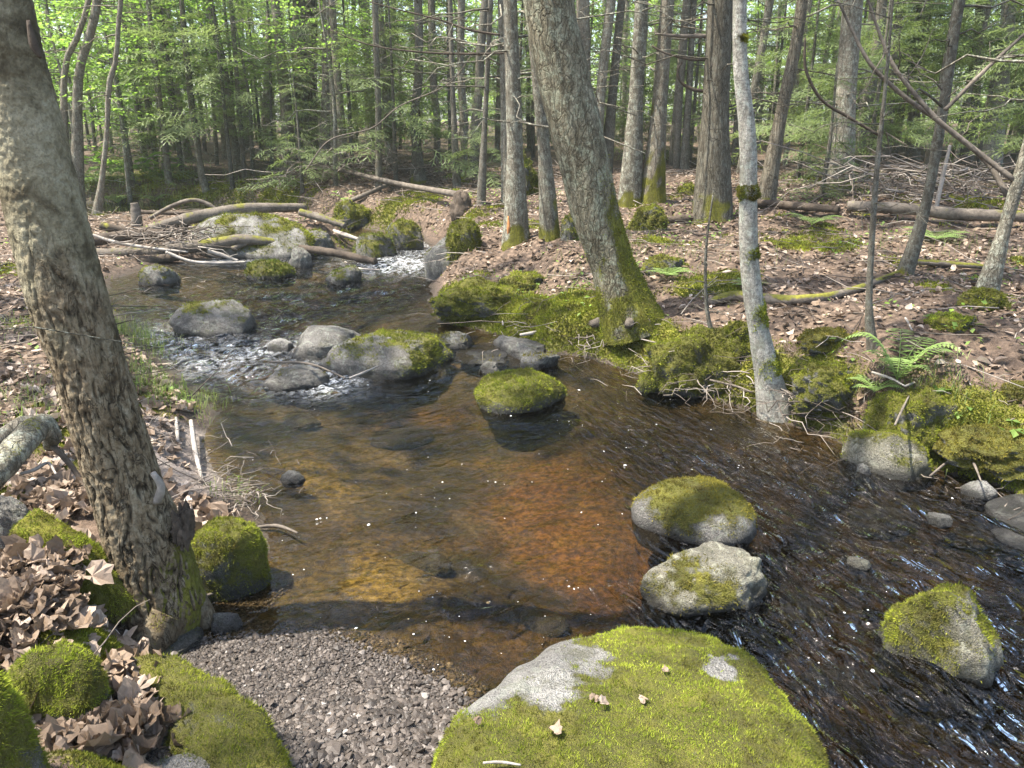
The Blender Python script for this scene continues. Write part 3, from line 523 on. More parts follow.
# --- stones lying on the bed, seen through the water
rg = np.random.default_rng(77)
for k, (x, y, s) in enumerate([(420, 585, 60), (540, 640, 55), (620, 640, 60), (400, 440, 60), (700, 560, 70), (800, 600, 60), (840, 680, 80), (760, 720, 60), (930, 720, 70), (880, 540, 60), (720, 420, 50), (300, 440, 44), (980, 560, 60)]):
    q = at(x, y, -.2); U, Fq = unit_rock(2.3, 300+k % 6, 4, 16, 36); r = s*np.linalg.norm(q-CAM)/F*.5; zb = float(hz(q[0], q[1])); V = U*np.array([r, r*.8, min(.05, r*.28)])+np.array([q[0], q[1], zb])
    o = tag(obj('sunken_stone', V, Fq, M['darkrock'], origin=(q[0], q[1], zb), attrs={'moss': np.zeros(len(V)), 'wet': np.full(len(V), .5)}), 'dark rounded stone lying on the stream bed under the water', 'stone', 'stones on the stream bed')
# ================================================================== water
wx = axis(-2.3, 2.7, .014, -9, 12, 1.05); wy = axis(1.1, 5.4, .014, -3.2, 17, 1.025)
WX, WY = np.meshgrid(wx, wy); wsd = bil(SD, WX.ravel(), WY.ravel()).reshape(WX.shape)
def G(px, py, r): return gauss(WX, WY, px, py, r)
turb = np.clip(.17+.9*G(300, 370, .55)+.8*G(230, 340, .7)+.8*G(200, 370, .5)+.9*G(400, 290, 1.1)+.75*G(420, 260, 1.2)+.5*G(260, 300, 1.)+.75*G(900, 520, .6)+.75*G(1000, 600, .6)+.7*G(820, 560, .4)+.8*G(900, 720, .5)+.8*G(1000, 740, .5)+.6*G(720, 470, .35)+.5*G(640, 430, .4)+.55*G(620, 600, .18)+.6*G(780, 660, .22)+.6*G(860, 480, .35)+.35*G(420, 570, .25)+.3*G(500, 590, .2), 0, 1)
turb = np.maximum(turb, .62*sstep(.6, 1.3, WX+.25*(WY-2.2))*(WY < 3.6))
zone = sstep(-.1, .5, WX-.15+.05*(WY-3))*(WY < 5.2)
def rotn(a, sx, sy): c, s = math.cos(a), math.sin(a); return np.stack([(WX*c+WY*s).ravel()*sx, (-WX*s+WY*c).ravel()*sy, np.zeros(WX.size)], 1)
da = math.radians(-69); r1 = fbm(rotn(da, 2.2, 7.), 3, 1., 8).reshape(WX.shape); r2 = fbm(rotn(math.radians(40), 4., 7.), 3, 1., 9).reshape(WX.shape)
foam = np.clip(.42*G(300, 378, .22)+.3*G(215, 368, .30)+.3*G(270, 352, .25)+.5*G(330, 385, .2)+.75*G(400, 272, .5)+.7*G(425, 252, .5)+.8*G(230, 262, .5)+.35*G(170, 345, .4), 0, 1)
r3 = fbm(rotn(da, 5.5, 17.), 2, 1., 12).reshape(WX.shape); r4 = fbm(rotn(math.radians(40), 9., 16.), 2, 1., 13).reshape(WX.shape)
WZ = wl(WY)+turb*(.034*(zone*r1+(1-zone)*r2)+.0085*(zone*r3+(1-zone)*r4))*np.clip(-wsd*6+.3, .1, 1)
for cx, cy, rx, ry in WROCKS:
    k = turb.copy(); d = np.hypot((WX-cx)/rx, (WY-cy)/ry); ring = np.exp(-((d-1.05)*min(rx, ry)/.045)**2); fl = np.clip(k*1.6, .12, 1); turb = np.clip(turb+.2*ring*fl, 0, 1)
    WZ = WZ+.004*ring*fl*np.sin(40*d*min(rx, ry))
deep = np.clip(G(900, 560, .7)+G(850, 690, .6)+G(1000, 700, .7)+.9*G(720, 470, .45)+.9*G(640, 425, .5)+.9*G(480, 600, .2)+.7*G(430, 500, .3)+.8*G(620, 610, .2)+.8*G(400, 290, 1.2)+.8*G(250, 310, 1.)+.8*G(420, 410, .4)+.6*G(540, 390, .4)+sstep(1.1, 1.6, WX)*(WY < 3), 0, 1)
m0 = wsd.ravel() < .12; nx2, ny2 = len(wx), len(wy); ii = (np.arange(ny2-1)[:, None]*nx2+np.arange(nx2-1)[None]).ravel(); WF = np.stack([ii, ii+1, ii+nx2+1, ii+nx2], 1)
WF = WF[m0[WF].any(1)]; used = np.unique(WF); rm = np.full(WX.size, -1); rm[used] = np.arange(len(used))
WV = np.stack([WX.ravel(), WY.ravel(), WZ.ravel()], 1)[used]
water = obj('stream_water', WV, rm[WF], M['water'], attrs={'turb': turb.ravel()[used], 'zone': zone.ravel()[used], 'foam': foam.ravel()[used], 'deep': deep.ravel()[used]})
tag(water, 'clear tea brown stream water with ripples', None, None, 'structure')
# ================================================================== trees
def twig_tube(p, d, L, r, rg, sag=.15, n=6, sides=4, wob=.06):
    t = np.linspace(0, 1, n)[:, None]; d = unit(np.asarray(d, float)); q = p+d*L*t; q[:, 2] -= sag*L*(t[:, 0]**2); q[1:] += rg.normal(size=(n-1, 3))*wob*L*t[1:]
    return q, tube(q, [r, r*.4], sides)
def dead_limbs(axis_, rad, z0, z1, n, L, rg, sub=3, side=None, r0=.009):
    out = []; z = axis_[:, 2]
    for k in range(n):
        h = rg.uniform(z0, z1); p = np.array([np.interp(h, z, axis_[:, i]) for i in range(3)]); a = rg.uniform(0, 2*math.pi) if side is None else side+rg.normal()*.7
        l = L*rg.uniform(.35, 1.1); q, tb = twig_tube(p, [math.cos(a), math.sin(a), rg.uniform(-.1, .35)], l, r0*rg.uniform(.6, 1.2), rg, rg.uniform(0, .3)); out.append(tb)
        for j in range(rg.integers(1, sub+1)):
            b = q[rg.integers(2, len(q))]; a2 = a+rg.choice([-1, 1])*rg.uniform(.4, 1.1); out.append(twig_tube(b, [math.cos(a2), math.sin(a2), rg.uniform(-.2, .3)], l*rg.uniform(.25, .55), r0*.45, rg, .1, 5, 3)[1])
    return out
def bumpy(V, n, sides, amp, sc, seed, stretch=.4):
    Q = np.repeat(V[:n*sides].reshape(n, sides, 3).mean(1), sides, 0); W = V[:n*sides]*np.array([1, 1, stretch])
    f = 1+amp*(fbm(W, 4, sc, seed)+.5*ridged(W, 2, sc*2.2, seed)-.3); V = V.copy(); V[:n*sides] = Q+(V[:n*sides]-Q)*f[:, None]; return V
# ---- foliage pieces (shared meshes)
def spray_quads(rg, L=.8, tw=15, nw=.011):
    """one flat fir spray along +X: needle ribbons on side twigs"""
    V = []
    def rib(a, b, w):
        d = unit(b-a); s = np.cross(d, [0, 0, 1.]); s = unit(s)*w; V.append([a-s, a+s*.9, b+s*.35, b-s*.35])
    for k in range(tw):
        x = L*(.08+.92*k/tw); sgn = 1 if k % 2 else -1; l = L*.48*(1-.75*k/tw)*rg.uniform(.75, 1.15); ang = sgn*rg.uniform(.75, 1.05)
        a = np.array([x, 0, -.10*L*(x/L)**2]); b = a+np.array([math.cos(ang)*l, math.sin(ang)*l, -.12*l+rg.normal()*.03]); rib(a, b, nw)
        for j in range(3):
            t = .25+.25*j; c = a+(b-a)*t; a2 = ang+(-1)**j*rg.uniform(.5, .8); l2 = l*.42*(1-.5*t); rib(c, c+np.array([math.cos(a2)*l2, math.sin(a2)*l2, -.1*l2+rg.normal()*.02]), nw*.9)
    rib(np.array([0, 0, 0.]), np.array([L, 0, -.1*L]), nw*.7)
    return np.array(V)
def place(Q, org, az, pitch, roll, s):
    ca, sa, cp, sp, cr, sr = math.cos(az), math.sin(az), math.cos(pitch), math.sin(pitch), math.cos(roll), math.sin(roll)
    Rz = np.array([[ca, -sa, 0], [sa, ca, 0], [0, 0, 1]]); Ry = np.array([[cp, 0, -sp], [0, 1, 0], [sp, 0, cp]]); Rx = np.array([[1, 0, 0], [0, cr, -sr], [0, sr, cr]])
    return (Q*s)@(Rz@Ry@Rx).T+org
def quadmesh(name, Q, mat, tint=None):
    n = len(Q); V = Q.reshape(-1, 3); t = np.repeat(RNG.random(n) if tint is None else tint, 4); return mesh(name, V, np.arange(4*n).reshape(-1, 4), mat, {'tint': t}, False)
rgf = np.random.default_rng(5); SPR = [spray_quads(rgf) for _ in range(5)]
def fir_crown(H, R_, n, z0, rg, dens=1.):
    out, tn = [], []
    for k in range(n):
        t = rg.random()**.85; z = z0+(H-z0)*t; r = R_*(1-t)**.75+.12; az = rg.random()*6.283; base = rg.random()
        m = max(1, int(round(r/.42)))
        for j in range(m):
            x = r*(j+.15)/m; q = place(SPR[rg.integers(5)], [math.cos(az)*x, math.sin(az)*x, z-.16*x+.04*x*x], az+rg.normal()*.28, -.12+rg.normal()*.15, rg.normal()*.25, rg.uniform(.55, .95)*min(1, .5+r*.5)); out.append(q); tn.append(np.clip(np.full(len(q), base*.55+.2)+rg.normal(size=len(q))*.12, 0, 1))
    return np.concatenate(out), np.concatenate(tn)
def leaf_quads(P, D, s, rg, flat=.35):
    """oval leaves at P pointing along D, roughly level"""
    n = len(P); N = unit(np.array([0, 0, 1.])+rg.normal(size=(n, 3))*flat); d = unit(D-N*(D*N).sum(1)[:, None]); w = np.cross(N, d); s = s*rg.uniform(.6, 1.25, n)[:, None]
    return np.stack([P, P+d*s*.5+w*s*.34, P+d*s*1.05-N*s*.15, P+d*s*.5-w*s*.34], 1)
def broad_crown(R_, H, nt, rg, leaf=.06, per=9, z0=0., hollow=.25):
    out, tn = [], []
    for k in range(nt):
        u = unit(rg.normal(size=3)); rr = (hollow+(1-hollow)*rg.random())**.6; c = np.array([u[0]*R_*rr, u[1]*R_*rr, z0+H*.5+u[2]*H*.5*rr]); az = math.atan2(u[1], u[0])+rg.normal()*.7; L = rg.uniform(.25, .6)
        t = rg.random(per); d = np.array([math.cos(az), math.sin(az), -.12]); sd = np.where(np.arange(per) % 2, 1, -1); P = c+d*L*t[:, None]
        a = az+sd*rg.uniform(.4, 1.2, per); D = np.stack([np.cos(a), np.sin(a), np.full(per, -.2)], 1); P = P+D*.02; out.append(leaf_quads(P, D, leaf, rg)); tn.append(np.clip(rg.random()*.6+rg.normal(size=per)*.15+.2, 0, 1))
    return np.concatenate(out), np.concatenate(tn)
rgf = np.random.default_rng(6)
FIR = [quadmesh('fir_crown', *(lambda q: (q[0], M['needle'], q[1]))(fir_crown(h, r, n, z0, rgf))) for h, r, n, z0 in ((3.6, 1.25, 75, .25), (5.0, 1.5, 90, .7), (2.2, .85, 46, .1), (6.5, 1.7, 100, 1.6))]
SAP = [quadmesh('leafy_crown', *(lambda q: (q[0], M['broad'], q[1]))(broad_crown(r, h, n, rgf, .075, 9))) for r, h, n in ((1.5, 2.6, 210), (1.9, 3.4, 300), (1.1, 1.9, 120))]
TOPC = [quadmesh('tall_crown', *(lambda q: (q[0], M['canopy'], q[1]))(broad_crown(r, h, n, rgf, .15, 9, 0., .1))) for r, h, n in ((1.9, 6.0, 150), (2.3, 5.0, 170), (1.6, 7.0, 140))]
def link(name, me, parent, loc=(0, 0, 0), rz=0., s=1.):
    o = bpy.data.objects.new(name, me); COL.objects.link(o); o.parent = parent; o.location = loc; o.rotation_euler[2] = rz; o.scale = (s, s, s); return o
def tree(label, pts, ws, mat, Ht=11., seed=0, moss=.0, mossside=None, limbs=(0, 1, 3, 1.), sides=14, n=60, amp=.05, crown=None, cat_='tree', name='tree', group=None, Y=None, flare=1.35, top_r=.35, base=None, limbsub=3, limbr=.009, sink=.12, crown_s=1.):
    rg = np.random.default_rng(seed+500); b = hit(*pts[0]) if base is None else np.asarray(base, float)
    Y0 = b[1] if Y is None else Y; P = [b]+[atY(px, py, Y0+(0.)) for px, py in pts[1:]]; P = np.array(P); dep = (P-CAM)@FWD; r = np.array(ws)/2*dep/F
    d = unit(P[-1]-P[-2]); q = P[-1].copy(); ext = []; k = 0
    while q[2] < Ht and k < 12:
        d = unit(d*.75+np.array([0, 0, .25])+rg.normal(size=3)*.03); q = q+d*max(.6, (Ht-P[-1][2])/7); ext.append(q.copy()); k += 1
    down = P[0]-unit(P[1]-P[0])*sink; PP = np.vstack([down, P]+([np.array(ext)] if ext else [])); rr = np.concatenate([[r[0]*flare*1.1, r[0]*flare], r[1:], np.linspace(r[-1], r[-1]*top_r, len(ext)+1)[1:]])
    cum = np.concatenate([[0], np.cumsum(np.linalg.norm(np.diff(PP, axis=0), axis=1))]); s = np.linspace(0, 1, n)**1.6*cum[-1]; Q0 = smooth_path(PP, 400); c2 = np.concatenate([[0], np.cumsum(np.linalg.norm(np.diff(Q0, axis=0), axis=1))]); s = s/cum[-1]*c2[-1]
    Q = np.stack([np.interp(s, c2, Q0[:, i]) for i in range(3)], 1); ra = np.interp(s, cum*c2[-1]/cum[-1], rr); 
    hgt = np.clip(Q[:, 2]-b[2], 0, 9); ra = ra*(1+.25*(flare-1)*np.exp(-hgt/.12))
    crown = crown if (crown is not None and (seed % 4 == 0)) else None
    V, Fl = tube_exact(Q, ra, sides); V = bumpy(V, n, sides, amp, 2.2/max(ra[3]*4, .12), seed); nb = len(V); parts = [(V, Fl)]
    if limbs[0]: parts += dead_limbs(Q, ra, b[2]+limbs[1], b[2]+limbs[2], limbs[0], limbs[3], rg, limbsub, r0=limbr)
    V, Fl = cat(parts); h = V[:, 2]-b[2]; mo = np.zeros(len(V))
    if moss > 0:
        mo = .85*sstep(moss, moss*.1, h+fbm(V, 3, 7, seed)*1.1*moss+.15*moss)
        if mossside is not None: sd_ = unit(np.array(mossside, float)); N = vnormals(V, Fl); mo = np.clip(np.maximum(mo*.9, sstep(moss*3., moss*.6, h)*np.clip(N@sd_*1.6, 0, 1))+fbm(V, 3, 8, seed)*.25*(h < moss*3), 0, 1)
        mo[nb:] = 0
    root = empty(name, b, label, cat_, group); t = obj('trunk', V, Fl, M[mat], root, attrs={'moss': mo})
    if crown is not None:
        cs = crown_s; me = TOPC[crown % 3]; link('crown', me, root, Vector(Q[-1]-b)-Vector((0, 0, 3.6*cs)), rg.random()*6.28, cs)
    return root, Q, ra
def tube_exact(Q, ra, sides):
    T = np.gradient(Q, axis=0); T = unit(T); ref = np.array([1., 0, 0]) if abs(T[:, 2]).mean() > .6 else np.array([0, 0, 1.]); A = unit(np.cross(ref, T)); B = np.cross(T, A); n = len(Q); th = np.arange(sides)/sides*2*np.pi
    V = (Q[:, None]+ra[:, None, None]*(np.cos(th)[None, :, None]*A[:, None]+np.sin(th)[None, :, None]*B[:, None])).reshape(-1, 3)
    i = np.arange(n-1)[:, None]*sides; j = np.arange(sides)[None]; k = (j+1) % sides; f = np.stack([i+j, i+k, i+sides+k, i+sides+j], -1).reshape(-1, 4)
    V = np.vstack([V, Q[0], Q[-1]]); a = len(V)-2; jj = np.arange(sides); kk = (jj+1) % sides
    return V, [f, np.concatenate([np.stack([np.full(sides, a), kk, jj], -1), np.stack([np.full(sides, a+1), (n-1)*sides+jj, (n-1)*sides+kk], -1)])]
# ---- the big leaning trunk close by: fine bark relief
def front_tree():
    Y0 = 2.10; px = [(166, 640), (158, 600), (146, 545), (128, 490), (109, 430), (90, 365), (68, 295), (46, 215), (27, 130), (10, 60), (-3, -10)]; w = [68, 88, 77, 68, 67, 69, 72, 69, 64, 59, 55]
    P = np.array([atY(a, b, Y0) for a, b in px]); dep = (P-CAM)@FWD; r = np.array(w)/2*dep/F; q = P[-1].copy(); d = unit(P[-1]-P[-2]); ext = []
    for k in range(8): d = unit(d*.85+np.array([-.02, .07, .14])); q = q+d*1.1; ext.append(q.copy())
    PP = np.vstack([P, ext]); rr = np.concatenate([r, np.linspace(r[-1], .05, 9)[1:]]); n1, n2, sd_ = 400, 40, 250
    Q0 = smooth_path(PP, 900); c2 = np.concatenate([[0], np.cumsum(np.linalg.norm(np.diff(Q0, axis=0), axis=1))]); cp = c2[np.linspace(0, 899, len(PP)).astype(int)]
    s = np.concatenate([np.linspace(0, cp[10], n1), np.linspace(cp[10], c2[-1], n2+1)[1:]]); Q = np.stack([np.interp(s, c2, Q0[:, i]) for i in range(3)], 1); ra = np.interp(s, cp, rr)
    V, Fl = tube_exact(Q, ra, sd_); n = len(Q); Qr = np.repeat(Q, sd_, 0); rad = unit(V[:n*sd_]-Qr); W = V[:n*sd_].copy(); ax = unit(PP[8]-PP[2]); al = W@ax; W = W-ax*(al*.62)[:, None]
    wv = W+.018*np.stack([pn(W*14), pn(W*14+9), pn(W*14+31)], 1); ck = ridged(wv, 2, 27, 3); low = sstep(1.30, .75, V[:n*sd_, 2]+.25*fbm(V[:n*sd_], 3, 3, 8))
    cr = sstep(.62, .92, ck/1.5)*(.18+.82*low); dsp = fbm(W, 3, 3.5, 4)*.008-.0065*cr+.004*fbm(W, 3, 14, 12)*low+.003*fbm(V[:n*sd_], 3, 60, 6)
    V[:n*sd_] += rad*dsp[:, None]; N = vnormals(V, Fl); h = V[:, 2]
    mo = np.clip(sstep(.46, .2, h)*np.clip(N@unit(np.array([1, .05, .1]))*1.5-.5, 0, 1)*1.1+fbm(V, 3, 14, 2)*.5*sstep(.5, .2, h)-.12, 0, 1)
    base = np.array([*hit(150, 628)[:2], 0.05]); base = np.array([P[1][0], P[1][1], .05])
    root = empty('tree', base, 'thick leaning trunk close by at the water edge, plated bark with pale lichened upper part', 'tree'); pad = np.zeros(len(V)-n*sd_); obj('trunk', V, Fl, M['bark_maple'], root, attrs={'moss': mo, 'low': np.concatenate([low, pad]), 'crack': np.concatenate([cr, pad])})
    # roots that hold it to the bank
    for k, (pp, r_, ms) in enumerate([([(150, 585, .16), (112, 596, .19), (80, 565, .30), (50, 542, .37), (25, 522, .43)], (.08, .075, .068, .06, .05), .9), ([(165, 615, .10), (150, 640, .05), (120, 655, .03), (90, 668, .02)], (.075, .06, .045, .03), .35), ([(190, 600, .07), (203, 618, .02), (206, 640, -.08)], (.05, .04, .03), .1), ([(140, 600, .10), (100, 622, .06), (70, 640, .05)], (.08, .07, .04), .75)]):
        Pk = np.array([at(a, b, z) for a, b, z in pp]); V, Fl = tube(Pk, r_, 26, 50); V = bumpy(V, 50, 26, .10, 9, 20+k, 1.); N = vnormals(V, Fl); m_ = np.clip(ms*1.2*np.clip(N[:, 2]+.55, 0, 1)+fbm(V, 3, 8, k)*.35, 0, 1)
        ro = obj('root', V, Fl, M['bark_maple'], root, attrs={'moss': m_, 'low': np.ones(len(V)), 'crack': np.full(len(V), .35)}); 
        if k in (0, 3): moss_part(ro if False else root, V, Fl, m_, 16000 if k == 0 else 7000, .009, .0017, M['moss_bright' if k == 0 else 'moss_deep'], name='root_moss')
    # rotten brown burl on its side
    U, Fq = unit_rock(2.2, 702, 3, 40, 70, .38); c = atY(184, 530, 2.07); obj('burl', U*np.array([.026, .03, .075])+c, Fq, M['darkwood'], root, attrs={'moss': np.zeros(len(U))})
    c = atY(166, 496, 2.06); V, Fl = tube(np.array([c+[-.03, 0, -.02], c+[.0, -.02, .04], c+[-.012, -.03, .09]]), [.013, .012, .008], 8, 10); obj('branch_stub', V, Fl, M['palewood'], root, attrs={'moss': np.zeros(len(V))})
    # loose bark strip at the right edge, high up
    Pk = np.array([atY(a, b, 2.0) for a, b in [(28, 20), (34, 45), (41, 58)]]); V, Fl = tube(Pk, [.004, .011, .004], 6, 10); obj('bark_strip', V, Fl, M['darkwood'], root, attrs={'moss': np.zeros(len(V))})
    link('crown', TOPC[1], root, Vector(Q[-1]-base)+Vector((0, 0, -.8)), 1., .7)
    P_, N_ = scatter(*(lambda v: (v[0], v[1]))((V, Fl)), np.ones(len(V)), 1)
    return root
front_tree()
# ---- the leaning tree on the far bank
lean, LQ, LR = tree('stout leaning trunk on the far bank with mossy foot and exposed roots', [(628, 318), (612, 265), (596, 215), (580, 150), (562, 70), (548, 0)], [52, 43, 45, 49, 51, 50], 'bark_lean', 12, 2, .42, (.95, -.1, .25), (2, 2.6, 3.2, .8), 36, 110, .08, 0, sink=.12, flare=1.12)
lb = np.array(lean.location)
to = lean.children[0]; tv = np.empty(len(to.data.vertices)*3); to.data.vertices.foreach_get('co', tv); tv = tv.reshape(-1, 3)+lb; tm = np.empty(len(tv)); to.data.attributes['moss'].data.foreach_get('value', tm); tf = [p.vertices[:] for p in to.data.polygons]; tf = [np.array([f for f in tf if len(f) == 4])]
moss_part(lean, tv, tf, np.clip(tm-.25, 0, 1)*(tv[:, 2] < lb[2]+2.), 16000, .012, .003, M['moss'], spread=.9)
for k, (pp, r_, mt) in enumerate([([(618, 306, .36), (604, 320, .24), (594, 332, .13), (584, 344, .06)], (.05, .035, .022, .012), 'deadwood'), ([(628, 309, .36), (662, 322, .27), (690, 322, .26), (708, 312, .28)], (.06, .04, .025, .012), 'bark_lean'), ([(622, 318, .32), (600, 322, .24), (575, 330, .15), (545, 336, .08)], (.05, .035, .026, .014), 'deadwood'),
        ([(630, 322, .32), (618, 342, .12), (612, 360, .0)], (.03, .016, .008), 'deadwood'), ([(640, 320, .32), (650, 345, .14), (652, 368, .0)], (.026, .014, .007), 'deadwood'), ([(610, 318, .26), (580, 322, .18), (550, 330, .12), (520, 335, .10)], (.026, .02, .016, .01), 'palewood')]):
    Pk = np.array([at(a, b, z) for a, b, z in pp]); V, Fl = tube(Pk, r_, 12, 30); V = bumpy(V, 30, 12, .12, 10, 40+k, 1.); obj('root', V, Fl, M[mt], lean, attrs={'moss': np.clip(vnormals(V, Fl)[:, 2]*.7+fbm(V, 3, 9, k)*.5-.1, 0, 1)*(mt == 'bark_lean')})
# ---- the pale tree standing in the water, with moss collars
pale, PQ, PR = tree('slender pale trunk rising straight from the water with moss collars and a torn grey foot', [(774, 414), (768, 375), (757, 320), (749, 250), (748, 140), (741, 75), (740, -5)], [34, 25, 19, 17.5, 16.5, 15, 13.5], 'bark_birch', 10, 3, 0, None, (7, 2.0, 3.4, .5), 26, 100, .09, 2, flare=1.05, sink=.12, limbr=.006)
for k, (px, py, hh, w_, am) in enumerate([(748, 197, .055, 11, 1), (741, 30, .03, 9, .5), (757, 320, .16, 11, .8), (766, 365, .13, 14, .7), (751, 252, .06, 10, .5)]):
    i = int(np.argmin(np.hypot(project(PQ)[0]-px, project(PQ)[1]-py))); sel = np.abs(PQ[:, 2]-PQ[i, 2]) < hh; Q = PQ[sel]
    Q = smooth_path(Q, 14) if len(Q) > 1 else np.array([PQ[i]-[0, 0, hh], PQ[i]+[0, 0, hh]]); Q = smooth_path(Q, 14)
    V, Fl = tube_exact(Q, np.interp(np.linspace(0, 1, 14), [0, .3, .7, 1], [.6, 1.35 if k == 0 else 1.07, 1.2 if k == 0 else 1.05, .7])*PR[i], 20); V = V+fbm(V, 3, 20, k)[:, None]*.008; w = np.clip(.6+fbm(V, 3, 14, k+7), 0, 1)*(np.clip(.25+unit(V-Q.mean(0))@unit(np.array([.8, -.5, .2])), 0, 1) if k > 0 else 1)
    P_, N_ = scatter(V, Fl, w, 4500*am); BV, BF, t = blades(P_, N_, .009, .003); obj('moss_collar', BV, BF, M['moss'], pale, attrs={'tint': t}, smooth=False)
for k, pp in enumerate([[(776, 398, .10), (786, 412, .02), (793, 424, -.05)], [(770, 395, .10), (762, 410, .02), (756, 420, -.06)], [(778, 392, .14), (800, 404, .06), (822, 410, .07)]]):
    V, Fl = tube(np.array([at(*q) for q in pp]), (.03, .02, .006), 10, 16); obj('root', V, Fl, M['palewood'], pale, attrs={'moss': np.zeros(len(V))})
